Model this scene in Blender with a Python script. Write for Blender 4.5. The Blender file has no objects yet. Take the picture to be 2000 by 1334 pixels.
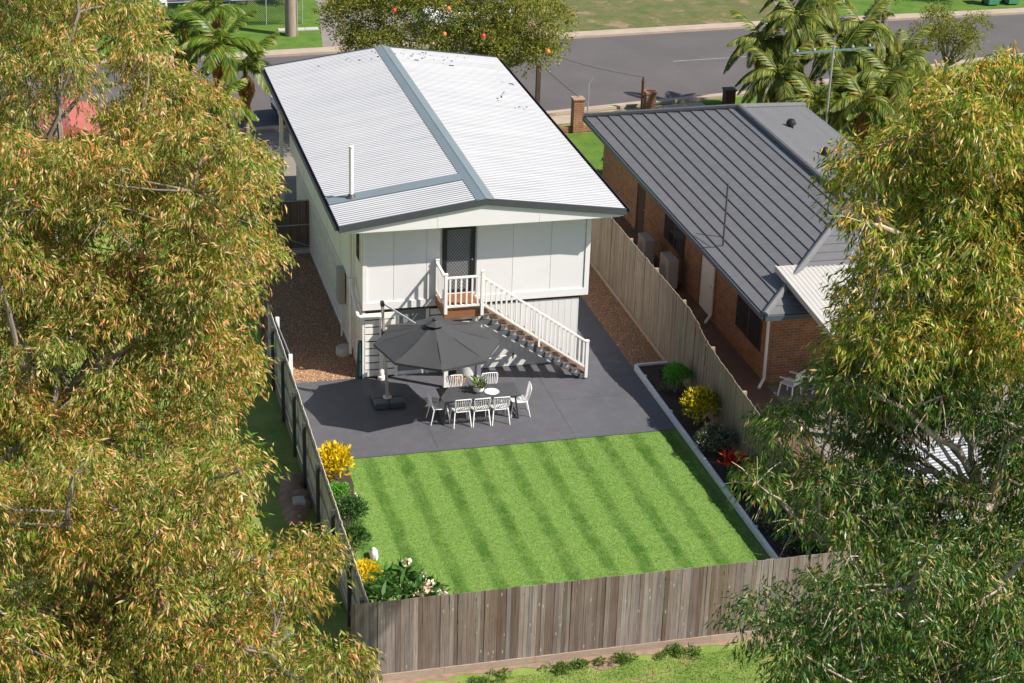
import bpy, math, random
import numpy as np
from mathutils import Vector, Matrix
random.seed(7); RNG = np.random.default_rng(11)
S = bpy.context.scene; COL = S.collection
# ------------------------------------------------------------------ camera
YAW, PITCH, ROLL, FPX = math.radians(15.145), math.radians(24.618), math.radians(1.964), 3792.5
CAM = Vector((-8.968, -49.354, 24.241))
FWD = Vector((math.sin(YAW)*math.cos(PITCH), math.cos(YAW)*math.cos(PITCH), -math.sin(PITCH)))
_r = Vector((math.cos(YAW), -math.sin(YAW), 0)); _u = _r.cross(FWD)
RT = _r*math.cos(ROLL) + _u*math.sin(ROLL); UP = -_r*math.sin(ROLL) + _u*math.cos(ROLL)
cd = bpy.data.cameras.new('camera'); cam = bpy.data.objects.new('camera', cd); COL.objects.link(cam)
cd.sensor_width = 36; cd.lens = FPX/2000*36; cd.clip_start = 1; cd.clip_end = 900
m = Matrix((RT, UP, -FWD)).transposed().to_4x4(); m.translation = CAM; cam.matrix_world = m
S.camera = cam
# ------------------------------------------------------------------ light
SUN = Vector((0.79, -0.52, 1.0)).normalized()          # towards the sun
w = bpy.data.worlds.new('World'); S.world = w; w.use_nodes = True
nt = w.node_tree; bg = nt.nodes['Background']; sky = nt.nodes.new('ShaderNodeTexSky')
sky.sky_type = 'NISHITA'; sky.sun_disc = False
sky.sun_elevation = math.asin(SUN.z); sky.sun_rotation = math.atan2(SUN.x, SUN.y)
sky.air_density = 1.0; sky.dust_density = 1.0
nt.links.new(sky.outputs[0], bg.inputs[0]); bg.inputs[1].default_value = 0.085
sl = bpy.data.lights.new('sun', 'SUN'); sl.energy = 5.0; sl.angle = math.radians(0.5); sl.color = (1.0, 0.94, 0.84)
so = bpy.data.objects.new('sun', sl); COL.objects.link(so); so.rotation_euler = SUN.to_track_quat('Z', 'Y').to_euler()
S.view_settings.view_transform = 'Standard'; S.view_settings.look = 'None'
S.view_settings.exposure = 0.68; S.view_settings.gamma = 1; S.view_settings.use_curve_mapping = False
S.cycles.max_bounces = 6; S.cycles.transparent_max_bounces = 6

# ------------------------------------------------------------------ helpers
def at(u, v, d):
    """world point seen at photo pixel (u,v), d metres deep: used to site trees at their real distance"""
    return CAM + (FWD + RT*((u-1000)/FPX) - UP*((v-667)/FPX))*d
def tag(o, label=None, cat=None, group=None, kind=None):
    if label: o['label'] = label
    if cat: o['category'] = cat
    if group: o['group'] = group
    if kind: o['kind'] = kind
    return o
def thing(name, label, cat, loc=(0, 0, 0), rz=0, group=None):
    o = bpy.data.objects.new(name, None); COL.objects.link(o); o.empty_display_size = .2
    o.location = loc; o.rotation_euler = (0, 0, rz)
    return tag(o, label, cat, group)
def adopt(o, parent):
    """parent o (built in world coordinates) to a thing or part"""
    o.parent = parent
    if parent is not None and parent.type == 'EMPTY' and parent.get('_w', 1):
        o.matrix_parent_inverse = Matrix.Translation(-parent.location)
def link(name, me, mt, parent=None, kind=None):
    o = bpy.data.objects.new(name, me); COL.objects.link(o)
    if mt is not None and not me.materials: me.materials.append(mt)
    if parent is not None: adopt(o, parent)
    if kind: o['kind'] = kind
    return o
class MB:
    def __init__(s): s.v = []; s.f = []
    def add(s, vs, fs):
        n = len(s.v); s.v += [tuple(p) for p in vs]; s.f += [tuple(i+n for i in f) for f in fs]; return s
    def box(s, x0, x1, y0, y1, z0, z1):
        return s.add([(x0,y0,z0),(x1,y0,z0),(x1,y1,z0),(x0,y1,z0),(x0,y0,z1),(x1,y0,z1),(x1,y1,z1),(x0,y1,z1)],
                     [(0,3,2,1),(4,5,6,7),(0,1,5,4),(1,2,6,5),(2,3,7,6),(3,0,4,7)])
    def bar(s, a, b, w_, h_, up=(0,0,1)):
        a = Vector(a); b = Vector(b); d = (b-a).normalized(); U_ = Vector(up)
        sd = d.cross(U_)
        if sd.length < 1e-4: sd = d.cross(Vector((0,1,0)))
        sd.normalize(); uu = sd.cross(d).normalized(); sd = sd*w_/2; uu = uu*h_/2
        vs = [p + q for p in (a, b) for q in (-sd-uu, sd-uu, sd+uu, -sd+uu)]
        return s.add(vs, [(0,1,2,3),(7,6,5,4),(0,4,5,1),(1,5,6,2),(2,6,7,3),(3,7,4,0)])
    def tube(s, pts, r, n=8, cap=True):
        pts = [Vector(p) for p in pts]; rs = r if isinstance(r, (list, tuple)) else [r]*len(pts)
        base = len(s.v); prev = None
        for i, p in enumerate(pts):
            d = (pts[min(i+1, len(pts)-1)] - pts[max(i-1, 0)]).normalized()
            a = d.cross(Vector((0,0,1)) if abs(d.z) < .95 else Vector((1,0,0))) if prev is None else prev - d*prev.dot(d)
            a.normalize(); prev = a; b = d.cross(a)
            for k in range(n):
                t = 2*math.pi*k/n; s.v.append(tuple(p + (a*math.cos(t) + b*math.sin(t))*rs[i]))
        for i in range(len(pts)-1):
            for k in range(n):
                q = base+i*n; s.f.append((q+k, q+(k+1) % n, q+n+(k+1) % n, q+n+k))
        if cap: s.f.append(tuple(base+k for k in range(n))[::-1]); s.f.append(tuple(base+(len(pts)-1)*n+k for k in range(n)))
        return s
    def lathe(s, c, prof, n=20, sx=1, sy=1):
        base = len(s.v)
        for r, z in prof:
            for k in range(n):
                t = 2*math.pi*k/n; s.v.append((c[0]+r*sx*math.cos(t), c[1]+r*sy*math.sin(t), c[2]+z))
        for i in range(len(prof)-1):
            for k in range(n):
                q = base+i*n; s.f.append((q+k, q+(k+1) % n, q+n+(k+1) % n, q+n+k))
        s.f.append(tuple(base+k for k in range(n))[::-1]); s.f.append(tuple(base+(len(prof)-1)*n+k for k in range(n)))
        return s
    def prism(s, poly, axis, a, b):
        """extrude a 2D polygon along an axis between a and b"""
        def P(p, t): return {'x': (t, p[0], p[1]), 'y': (p[0], t, p[1]), 'z': (p[0], p[1], t)}[axis]
        n = len(poly)
        return s.add([P(p, a) for p in poly] + [P(p, b) for p in poly],
                     [tuple(range(n)), tuple(range(2*n-1, n-1, -1))] + [(i, (i+1) % n + 0, n+(i+1) % n, n+i)[::-1] for i in range(n)])
    def mesh(s, name, mt=None, smooth=False, bevel=0):
        me = bpy.data.meshes.new(name); me.from_pydata(s.v, [], s.f)
        if mt: me.materials.append(mt)
        if smooth:
            me.polygons.foreach_set('use_smooth', [True]*len(me.polygons))
            try: me.set_sharp_from_angle(angle=math.radians(40))
            except Exception: pass
        me.update(); return me
    def build(s, name, mt, parent=None, smooth=False, kind=None, bevel=0):
        import bmesh
        me = s.mesh(name, mt, smooth)
        bm = bmesh.new(); bm.from_mesh(me); bmesh.ops.recalc_face_normals(bm, faces=bm.faces)
        if bevel: bmesh.ops.bevel(bm, geom=list(bm.edges), offset=bevel, segments=1, affect='EDGES', profile=.5)
        bm.to_mesh(me); bm.free()
        return link(name, me, mt, parent, kind)
def copy_tree(o, parent=None):
    c = o.copy(); COL.objects.link(c)
    if parent is not None:
        c.parent = parent; c.matrix_parent_inverse = o.matrix_parent_inverse.copy()
    for ch in list(o.children): copy_tree(ch, c)
    return c

def np_mesh(name, V, faces_tot, loops, mt):
    me = bpy.data.meshes.new(name); V = np.ascontiguousarray(V.reshape(-1, 3), dtype=np.float32)
    me.vertices.add(len(V)); me.vertices.foreach_set('co', V.ravel())
    me.loops.add(len(loops)); me.loops.foreach_set('vertex_index', loops.astype(np.int32))
    me.polygons.add(len(faces_tot)); st = np.concatenate(([0], np.cumsum(faces_tot)[:-1])).astype(np.int32)
    me.polygons.foreach_set('loop_start', st)
    try: me.polygons.foreach_set('loop_total', faces_tot.astype(np.int32))
    except Exception: pass
    me.update(calc_edges=True); me.validate(); me.materials.append(mt); return me
def unit(a): return a/np.maximum(np.linalg.norm(a, axis=-1, keepdims=True), 1e-9)
def leaf_mesh(name, P, D, L, W, mt, bend=.18, rng=RNG, simple=False):
    """P base points, D directions, L lengths, W widths -> lanceolate curved leaves, 4 triangles each"""
    n = len(P); D = unit(D); R = rng.normal(size=(n, 3)); Sd = unit(np.cross(D, R)); N = np.cross(D, Sd)
    L = L[:, None]; W = W[:, None]; b = (rng.uniform(-1, 1, (n, 1))*.6+.4)*bend*L
    if simple:
        V = np.stack([P, P+D*L*.42+Sd*W*.5+N*b*.6, P+D*L*.42-Sd*W*.5+N*b*.6, P+D*L], axis=1)
        return np_mesh(name, V, np.full(2*n, 3), (np.arange(n)[:, None]*4 + np.array([0,1,2, 1,3,2])[None]).ravel(), mt)
    V = np.stack([P, P+D*L*.3+Sd*W*.5+N*b*.5, P+D*L*.3-Sd*W*.5+N*b*.5,
                  P+D*L*.68+Sd*W*.36+N*b*.75, P+D*L*.68-Sd*W*.36+N*b*.75, P+D*L+N*b*.1], axis=1)
    pat = np.array([0,1,2, 1,3,4,2, 3,5,4]); tot = np.tile([3,4,3], n)
    loops = (np.arange(n)[:, None]*6 + pat[None]).ravel()
    return np_mesh(name, V, tot, loops, mt)
def blade_mesh(name, P, D, W, mt, rng=RNG):
    n = len(P); Sd = unit(np.cross(D, rng.normal(size=(n, 3))))*W[:, None]*.5
    V = np.stack([P-Sd, P+Sd, P+D], axis=1)
    return np_mesh(name, V, np.full(n, 3), np.arange(3*n), mt)

# ------------------------------------------------------------------ materials
class NB:
    def __init__(s, name):
        s.m = bpy.data.materials.new(name); s.m.use_nodes = True; s.t = s.m.node_tree; s.n = s.t.nodes
        s.p = s.n['Principled BSDF']; s.out = s.n['Material Output']; s.pos = s.new('ShaderNodeNewGeometry')
    def new(s, t, **k):
        q = s.n.new(t)
        for a, b in k.items(): setattr(q, a, b)
        return q
    def l(s, a, b): s.t.links.new(a, b)
    def vec(s, scale=(1,1,1), objoff=False):
        mp = s.new('ShaderNodeVectorMath', operation='MULTIPLY'); s.l(s.pos.outputs['Position'], mp.inputs[0]); mp.inputs[1].default_value = scale
        if not objoff: return mp.outputs[0]
        oi = s.new('ShaderNodeObjectInfo'); mm = s.new('ShaderNodeMath', operation='MULTIPLY'); s.l(oi.outputs['Random'], mm.inputs[0]); mm.inputs[1].default_value = 57.
        ad = s.new('ShaderNodeVectorMath', operation='ADD'); s.l(mp.outputs[0], ad.inputs[0]); s.l(mm.outputs[0], ad.inputs[1]); return ad.outputs[0]
    def noise(s, scale, vec=None, detail=4, rough=.6):
        q = s.new('ShaderNodeTexNoise'); q.inputs['Scale'].default_value = scale; q.inputs['Detail'].default_value = detail; q.inputs['Roughness'].default_value = rough
        s.l(vec if vec is not None else s.vec(), q.inputs['Vector']); return q.outputs['Fac']
    def ramp(s, fac, stops, interp='LINEAR'):
        q = s.new('ShaderNodeValToRGB'); q.color_ramp.interpolation = interp; e = q.color_ramp.elements
        while len(e) < len(stops): e.new(.5)
        for i, (p, c) in enumerate(stops):
            e[i].position = p; e[i].color = (c[0], c[1], c[2], 1) if not isinstance(c, (int, float)) else (c, c, c, 1)
        s.l(fac, q.inputs[0]); return q.outputs[0]
    def mix(s, fac, a, b, bt='MIX'):
        q = s.new('ShaderNodeMix', data_type='RGBA', blend_type=bt)
        for v, i in ((fac, 0), (a, 6), (b, 7)):
            if isinstance(v, (int, float)): q.inputs[i].default_value = v
            elif isinstance(v, tuple): q.inputs[i].default_value = (*v, 1)
            else: s.l(v, q.inputs[i])
        return q.outputs[2]
    def math(s, op, a, b=0):
        q = s.new('ShaderNodeMath', operation=op)
        for i, v in enumerate((a, b)):
            if isinstance(v, (int, float)): q.inputs[i].default_value = v
            else: s.l(v, q.inputs[i])
        return q.outputs[0]
    def color(s, c): s.l(c, s.p.inputs['Base Color'])
    def bump(s, h, strength=.4, dist=.02):
        q = s.new('ShaderNodeBump'); q.inputs['Strength'].default_value = strength; q.inputs['Distance'].default_value = dist
        s.l(h, q.inputs['Height']); s.l(q.outputs[0], s.p.inputs['Normal'])
def mul(c, k): return tuple(min(1, x*k) for x in c)
def mat(name, c, rough=.7, var=.18, scale=3, bump=0, bscale=40, metallic=0, obj=0., stretch=(1,1,1), spec=.5):
    b = NB(name); f = b.noise(scale, b.vec(stretch, objoff=obj > 0), 6)
    col = b.ramp(f, [(.25, mul(c, 1-var)), (.75, mul(c, 1+var))])
    if obj:
        oi = b.new('ShaderNodeObjectInfo'); col = b.mix(1., col, b.ramp(oi.outputs['Random'], [(0, 1-obj), (1, 1.)]), 'MULTIPLY')
    b.color(col); b.p.inputs['Roughness'].default_value = rough; b.p.inputs['Metallic'].default_value = metallic
    b.p.inputs['Specular IOR Level'].default_value = spec
    if bump: b.bump(b.noise(bscale, b.vec(stretch)), bump)
    return b.m
def foliage(name, stops, trans=.3, rough=.5, nscale=.9, tint=(1.25, 1.05, .6), tamt=.35, spec=.35):
    b = NB(name); col = b.ramp(b.pos.outputs['Random Per Island'], stops)
    nz = b.ramp(b.noise(nscale, None, 2), [(.35, 0), (.68, 1)])
    fac = b.math('MULTIPLY', nz, tamt); col = b.mix(fac, col, b.mix(1., col, tint, 'MULTIPLY'))
    b.color(col); b.p.inputs['Roughness'].default_value = rough; b.p.inputs['Specular IOR Level'].default_value = spec
    tr = b.new('ShaderNodeBsdfTranslucent'); b.l(b.mix(1., col, (1.15, 1.2, .6), 'MULTIPLY'), tr.inputs[0])
    mx = b.new('ShaderNodeMixShader'); mx.inputs[0].default_value = trans
    b.l(b.p.outputs[0], mx.inputs[1]); b.l(tr.outputs[0], mx.inputs[2]); b.l(mx.outputs[0], b.out.inputs[0]); return b.m

def fence_wood(name, cols, flecks=True):
    b = NB(name); oi = b.new('ShaderNodeObjectInfo')
    base = b.ramp(oi.outputs['Random'], [(i/(len(cols)-1), c) for i, c in enumerate(cols)])
    g = b.noise(1., b.vec((34, 34, 1.3), True), 5, .7)
    col = b.mix(1., base, b.ramp(g, [(.3, .55), (.7, 1.3)]), 'MULTIPLY')
    st = b.noise(1., b.vec((1.1, 1.1, .8)), 3)
    col = b.mix(b.math('MULTIPLY', b.ramp(st, [(.45, 0), (.7, 1)]), .5), col, b.mix(1., col, (.75, .62, .5), 'MULTIPLY'))
    if flecks:
        vo = b.new('ShaderNodeTexVoronoi'); vo.inputs['Scale'].default_value = 1.; b.l(b.vec((7, 7, 2.6), True), vo.inputs['Vector'])
        col = b.mix(b.ramp(vo.outputs['Distance'], [(.05, .7), (.15, 0)]), col, (.46, .41, .37))
    b.color(col); b.p.inputs['Roughness'].default_value = .9; b.bump(g, .5, .006); return b.m

M = {}
M['fence_back'] = fence_wood('weathered_fence_brown', [(.11,.082,.07),(.24,.2,.18),(.16,.115,.09),(.3,.25,.225),(.19,.16,.155),(.125,.08,.058),(.25,.205,.185)])
M['fence_right'] = fence_wood('weathered_fence_pale', [(.26,.205,.15),(.33,.265,.2),(.23,.185,.14),(.29,.22,.155)], False)
M['fence_left'] = fence_wood('weathered_fence_grey', [(.54,.48,.42),(.62,.55,.48),(.48,.42,.37)], False)
M['plinth'] = mat('plinth_timber', (.36,.27,.21), .9, .2, 5, .3, 30, obj=.15, stretch=(1,1,6))
M['post_dark'] = mat('dark_fence_post', (.05,.047,.05), .7, .3, 6)
M['white_paint'] = mat('white_paint', (.74,.73,.71), .45, .04, 1.5)
M['white_trim'] = mat('pale_trim_paint', (.7,.69,.69), .5, .04, 2)
M['wall'] = mat('pale_wall_sheet', (.68,.67,.675), .6, .035, .7, obj=.03)
M['wall_side'] = mat('cream_side_wall', (.84,.75,.62), .6, .06, .8)
M['slat'] = mat('white_slat', (.78,.76,.72), .55, .08, 3, obj=.08)
M['slat_side'] = mat('cream_side_slat', (.82,.7,.56), .6, .14, 2, obj=.12)
M['lower_clad'] = mat('pale_cladding', (.66,.65,.64), .6, .04, 1.5, obj=.05)
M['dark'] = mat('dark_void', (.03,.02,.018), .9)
M['bearer'] = mat('brown_bearer', (.07,.035,.025), .8, .3)
M['grey_door'] = mat('grey_panel', (.2,.215,.22), .55, .05)
M['roof'] = None
M['roof_cap'] = mat('blue_grey_flashing', (.155,.19,.205), .45, .07, 1)
M['barge'] = mat('charcoal_barge', (.055,.06,.068), .45, .1)
M['gutter'] = mat('dark_gutter', (.05,.04,.042), .5, .15)
M['black'] = mat('black_metal', (.012,.013,.014), .4, .1)
M['screen'] = mat('grey_screen', (.3,.31,.33), .6, .05)
M['chrome'] = mat('bright_metal', (.6,.6,.6), .3, .02, metallic=.8)
M['pvc'] = mat('white_pvc', (.72,.69,.66), .4, .04)
M['tread'] = mat('weathered_deck_timber', (.17,.105,.07), .75, .3, 6, .2, 40, obj=.25, stretch=(3,12,3))
M['deck'] = mat('oiled_timber', (.24,.1,.042), .5, .25, 5, stretch=(1.5,1.5,10))
M['stringer'] = mat('dark_stringer', (.1,.1,.11), .6, .2)
M['bracket'] = mat('zinc_bracket', (.5,.53,.58), .4, .1, metallic=.4)
M['canopy'] = mat('charcoal_canopy', (.042,.043,.046), .75, .07, 2, .15, 200, obj=.05)
M['alu'] = mat('grey_aluminium', (.5,.47,.43), .4, .06, metallic=.5)
M['plastic_grey'] = mat('slate_plastic', (.05,.065,.078), .45, .1, 5)
M['table'] = mat('dark_table', (.055,.057,.064), .5, .08, 5)
M['chair'] = mat('white_chair_plastic', (.84,.82,.81), .4, .02)
M['pot'] = mat('white_pot', (.74,.73,.7), .45, .05)
M['terracotta'] = mat('terracotta', (.4,.2,.12), .8, .2)
M['tank'] = mat('tank_grey', (.52,.53,.52), .45, .04)
M['concrete'] = mat('pale_concrete', (.42,.39,.35), .85, .15, 4, .2)
M['meter'] = mat('meter_box_grey', (.35,.33,.29), .5, .06)
M['teal'] = mat('teal_cloth', (.01,.045,.055), .7, .3, 10)
M['window'] = mat('window_glass', (.02,.024,.03), .08, .1, spec=.8)
M['gate'] = fence_wood('gate_wood', [(.13,.085,.06),(.17,.11,.08),(.1,.07,.055)], False)
M['galv'] = mat('galvanised', (.4,.41,.42), .4, .08, metallic=.5)
M['sleeper'] = mat('pale_sleeper_paint', (.7,.73,.77), .65, .08, 4, .2, 25, obj=.06)
M['soil'] = mat('dark_mulch', (.045,.028,.02), .95, .6, 12, .8, 40)
M['dirt'] = mat('brown_dirt', (.25,.165,.12), .95, .3, 5, .7, 20)
M['bark'] = mat('pale_bark', (.38,.3,.24), .8, .45, 5, .5, 14, stretch=(1,1,.35))
M['bark_dark'] = mat('grey_bark', (.19,.155,.135), .85, .4, 6, .5, 14, stretch=(1,1,.35))
M['palm_trunk'] = mat('palm_trunk', (.2,.17,.12), .85, .3, 3, .4, 18, stretch=(.3,.3,3))
M['tile'] = mat('grey_roof_tile', (.125,.124,.13), .6, .1, 3, .25, 30, obj=.08)
M['nb_gutter'] = mat('slate_gutter', (.05,.065,.085), .5, .1)
M['awning'] = mat('pale_awning_sheet', (.42,.4,.37), .5, .05, 1)
M['ac'] = mat('appliance_beige', (.4,.37,.33), .6, .1)
M['paving'] = mat('brown_paving', (.13,.07,.045), .85, .25, 1.5, .2, 20)
M['red_metal'] = mat('red_sheet', (.36,.1,.08), .5, .1)
M['path'] = mat('pinkish_concrete', (.34,.27,.215), .9, .15, 1.2, .2, 30)
M['driveway'] = mat('driveway_concrete', (.2,.175,.155), .9, .15, .8, .15, 25)
M['line_paint'] = mat('faded_road_line', (.2,.2,.19), .8, .3, 3)
M['pole'] = mat('power_pole_wood', (.27,.21,.17), .85, .25, 3, stretch=(6,6,.6))
M['red'] = mat('red_plastic', (.6,.02,.015), .45, .1)
M['orange'] = mat('orange_plastic', (.75,.16,.02), .5, .1)
M['green_bin'] = mat('green_plastic', (.05,.2,.11), .5, .1)
M['tyre'] = mat('tyre_rubber', (.02,.02,.02), .9)
M['car_white'] = mat('white_car_paint', (.7,.72,.74), .25, .02, spec=.6)
M['car_yellow'] = mat('yellow_car_paint', (.62,.33,.04), .3, .05, spec=.6)
M['car_silver'] = mat('silver_car_paint', (.35,.4,.47), .3, .03, metallic=.4)
M['teal_metal'] = mat('teal_painted_metal', (.1,.16,.16), .5, .1)
M['wire'] = mat('black_cable', (.03,.03,.03), .6)
def asphalt():
    b = NB('asphalt'); f = b.noise(.35, None, 5); g = b.noise(60, None, 2)
    col = b.mix(1., b.ramp(f, [(.3, (.078,.07,.07)), (.7, (.1,.09,.088))]), b.ramp(g, [(.3, .8), (.7, 1.15)]), 'MULTIPLY')
    b.color(col); b.p.inputs['Roughness'].default_value = .9; b.bump(g, .3, .01); return b.m
M['asphalt'] = asphalt()
PITCH_C = .145
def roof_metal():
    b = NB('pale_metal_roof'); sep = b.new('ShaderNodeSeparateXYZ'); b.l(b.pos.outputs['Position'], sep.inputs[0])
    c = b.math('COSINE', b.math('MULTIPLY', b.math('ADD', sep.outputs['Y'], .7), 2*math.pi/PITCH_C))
    shade_grime = b.ramp(b.math('ADD', b.math('MULTIPLY', c, .5), .5), [(.15, 1), (.7, 0)])  # shade in the corrugation valleys painted into the colour, along with some dirt
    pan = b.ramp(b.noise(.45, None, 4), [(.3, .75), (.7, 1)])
    col = b.mix(b.math('MULTIPLY', shade_grime, pan), (.5,.5,.505), (.12,.135,.165)); st = b.noise(1., b.vec((.25, 5, 1)), 5)
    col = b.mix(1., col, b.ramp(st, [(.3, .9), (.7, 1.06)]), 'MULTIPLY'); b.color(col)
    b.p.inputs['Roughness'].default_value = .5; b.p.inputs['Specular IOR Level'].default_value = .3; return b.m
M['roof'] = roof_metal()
def patio():
    b = NB('painted_patio'); f = b.noise(.5, None, 6); g = b.noise(55, None, 3); s2 = b.noise(3., None, 6, .75)
    col = b.mix(1., b.ramp(f, [(.3, (.07,.071,.083)), (.7, (.09,.09,.104))]), b.ramp(g, [(.3, .86), (.7, 1.12)]), 'MULTIPLY')
    col = b.mix(b.math('MULTIPLY', b.ramp(s2, [(.5, 0), (.72, 1)]), .45), col, (.14,.132,.135))
    b.color(col); b.p.inputs['Roughness'].default_value = .62; b.bump(g, .2, .004); return b.m
M['patio'] = patio()
def lawn_mat(name, isl):
    b = NB(name); sep = b.new('ShaderNodeSeparateXYZ'); b.l(b.pos.outputs['Position'], sep.inputs[0])
    wob = b.noise(.9, None, 2); x = b.math('ADD', sep.outputs['X'], b.math('MULTIPLY', wob, .22))
    ph = b.math('MULTIPLY', b.math('ADD', x, b.math('MULTIPLY', sep.outputs['Y'], .012)), 2*math.pi/.92)
    sn = b.math('SINE', ph); st = b.ramp(b.math('ADD', b.math('MULTIPLY', sn, .5), .5), [(.5, 0), (.9, 1)])
    br = b.ramp(b.noise(.6, None, 3), [(.3, .35), (.7, 1)])
    fac = b.math('MULTIPLY', st, br)
    col = b.mix(fac, (.145,.25,.052), (.05,.125,.013))
    p = b.noise(2.2, None, 5, .7); col = b.mix(b.math('MULTIPLY', b.ramp(p, [(.45, 0), (.75, 1)]), .45), col, (.23,.31,.09))
    q = b.noise(9., None, 4, .7); col = b.mix(1., col, b.ramp(q, [(.3, .8), (.7, 1.18)]), 'MULTIPLY')
    if isl: col = b.mix(1., col, b.ramp(b.pos.outputs['Random Per Island'], [(0, (.88,.88,.8)), (1, (1.12,1.12,1.15))]), 'MULTIPLY')
    b.color(col); b.p.inputs['Roughness'].default_value = .8; b.p.inputs['Specular IOR Level'].default_value = .2
    b.bump(b.noise(45, None, 3), .5, .02); return b.m
M['lawn'] = lawn_mat('mown_lawn', False); M['lawn_blade'] = lawn_mat('lawn_blades', True)
def rough_grass(name, isl, g1=(.1,.17,.03), g2=(.2,.235,.07), dirt=(.25,.15,.1), thr=.62):
    b = NB(name); f = b.noise(1.3, None, 5, .65); col = b.ramp(f, [(.35, g1), (.65, g2)])
    d = b.noise(.55, None, 5, .7); col = b.mix(b.ramp(d, [(thr, 0), (thr+.08, 1 if not isl else .35)]), col, dirt)
    if isl: col = b.mix(1., col, b.ramp(b.pos.outputs['Random Per Island'], [(0, (.6,.65,.5)), (1, (1.35,1.25,1.2))]), 'MULTIPLY')
    b.color(col); b.p.inputs['Roughness'].default_value = .9; b.p.inputs['Specular IOR Level'].default_value = .2
    b.bump(b.noise(18, None, 4), .7, .03); return b.m
M['rough'] = rough_grass('rough_grass_ground', False, (.12,.2,.035), (.24,.28,.08)); M['rough_blade'] = rough_grass('rough_grass_blades', True, (.12,.2,.035), (.24,.28,.08))
M['verge'] = rough_grass('verge_grass', False, (.06,.125,.016), (.1,.17,.025), (.2,.14,.08), .66)
M['verge_dry'] = rough_grass('dry_verge_grass', False, (.075,.1,.028), (.14,.125,.055), (.22,.16,.1), .55)
def gravel(name, a, c_, scale=38):
    b = NB(name); vo = b.new('ShaderNodeTexVoronoi'); vo.inputs['Scale'].default_value = scale; b.l(b.vec(), vo.inputs['Vector'])
    hs = b.new('ShaderNodeSeparateColor'); b.l(vo.outputs['Color'], hs.inputs[0])
    col = b.ramp(hs.outputs[0], [(0, mul(a, .5)), (.5, a), (.93, c_), (1, (.5,.38,.28))]); b.color(col)
    b.p.inputs['Roughness'].default_value = .9
    b.bump(b.math('SUBTRACT', 1., vo.outputs['Distance']), .9, .03); return b.m
M['gravel'] = gravel('brown_gravel', (.3,.16,.085), (.46,.27,.15))
def pebble_mat():
    b = NB('gravel_stone'); b.color(b.ramp(b.pos.outputs['Random Per Island'], [(0, (.13,.065,.035)), (.5, (.33,.175,.09)), (.9, (.52,.31,.18)), (1, (.7,.56,.42))]))
    b.p.inputs['Roughness'].default_value = .85; return b.m
M['pebble'] = pebble_mat()
def brick(name, c1, c2):
    b = NB(name); sep = b.new('ShaderNodeSeparateXYZ'); b.l(b.pos.outputs['Position'], sep.inputs[0])
    cx = b.new('ShaderNodeCombineXYZ'); b.l(b.math('ADD', sep.outputs[0], sep.outputs[1]), cx.inputs[0]); b.l(sep.outputs[2], cx.inputs[1])
    bt = b.new('ShaderNodeTexBrick'); b.l(cx.outputs[0], bt.inputs['Vector']); bt.inputs['Scale'].default_value = 1
    bt.inputs['Brick Width'].default_value = .24; bt.inputs['Row Height'].default_value = .086; bt.inputs['Mortar Size'].default_value = .009
    bt.inputs['Color1'].default_value = (*c1, 1); bt.inputs['Color2'].default_value = (*c2, 1); bt.inputs['Mortar'].default_value = (.3,.22,.16,1)
    col = b.mix(1., bt.outputs[0], b.ramp(b.noise(3., None, 4), [(.3, .75), (.7, 1.15)]), 'MULTIPLY')
    b.color(col); b.p.inputs['Roughness'].default_value = .85; b.bump(bt.outputs['Fac'], -.4, .01); return b.m
M['brick'] = brick('orange_brick', (.3,.125,.055), (.2,.08,.036))
M['euc_left'] = foliage('olive_gum_leaves', [(0,(.05,.125,.014)),(.25,(.135,.25,.03)),(.5,(.28,.35,.058)),(.69,(.48,.43,.135)),(.83,(.68,.54,.27)),(.905,(.56,.19,.07)),(1,(.83,.67,.47))], .42, .42, .75, (1.3,.77,.56), .7)
M['euc_right'] = foliage('green_gum_leaves', [(0,(.045,.12,.015)),(.3,(.12,.23,.025)),(.55,(.25,.34,.048)),(.76,(.47,.46,.115)),(.89,(.63,.32,.11)),(1,(.83,.75,.46))], .42, .38, .6, (1.4,.98,.58), .76)
M['euc_dark'] = foliage('deep_green_gum_leaves', [(0,(.02,.065,.017)),(.38,(.045,.12,.025)),(.68,(.1,.19,.04)),(.87,(.22,.28,.08)),(.94,(.36,.21,.1)),(1,(.55,.5,.34))], .32, .38, .6, (1.55,1.18,.78), .65)
M['tree_olive'] = foliage('olive_tree_leaves', [(0,(.08,.11,.015)),(.5,(.2,.23,.035)),(.88,(.36,.34,.06)),(1,(.42,.24,.07))], .35, .6, .5, (.7,.75,.6), .6)
M['hedge'] = foliage('dark_hedge_leaves', [(0,(.025,.05,.01)),(.7,(.06,.11,.02)),(1,(.12,.17,.03))], .2, .6)
M['shrub_bright'] = foliage('bright_shrub_leaves', [(0,(.05,.19,.02)),(.6,(.1,.33,.035)),(1,(.2,.45,.06))], .3, .5)
M['shrub_green'] = foliage('green_shrub_leaves', [(0,(.02,.06,.012)),(.6,(.055,.13,.028)),(1,(.12,.2,.05))], .2, .35, 2, (.6,.7,.8), .5)
M['yellow_croton'] = foliage('yellow_croton_leaves', [(0,(.2,.2,.01)),(.25,(.55,.42,.01)),(.7,(.75,.56,.012)),(1,(.85,.66,.03))], .25, .5, 4, (.95,.85,1), .3)
M['dull_croton'] = foliage('green_yellow_croton_leaves', [(0,(.07,.12,.012)),(.3,(.25,.26,.015)),(.5,(.6,.45,.015)),(1,(.85,.62,.02))], .25, .5, 3, (.7,.8,.8), .4)
M['dark_shrub'] = foliage('dark_variegated_leaves', [(0,(.03,.05,.025)),(.5,(.09,.12,.08)),(.8,(.25,.27,.2)),(1,(.4,.36,.3))], .15, .4)
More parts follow.
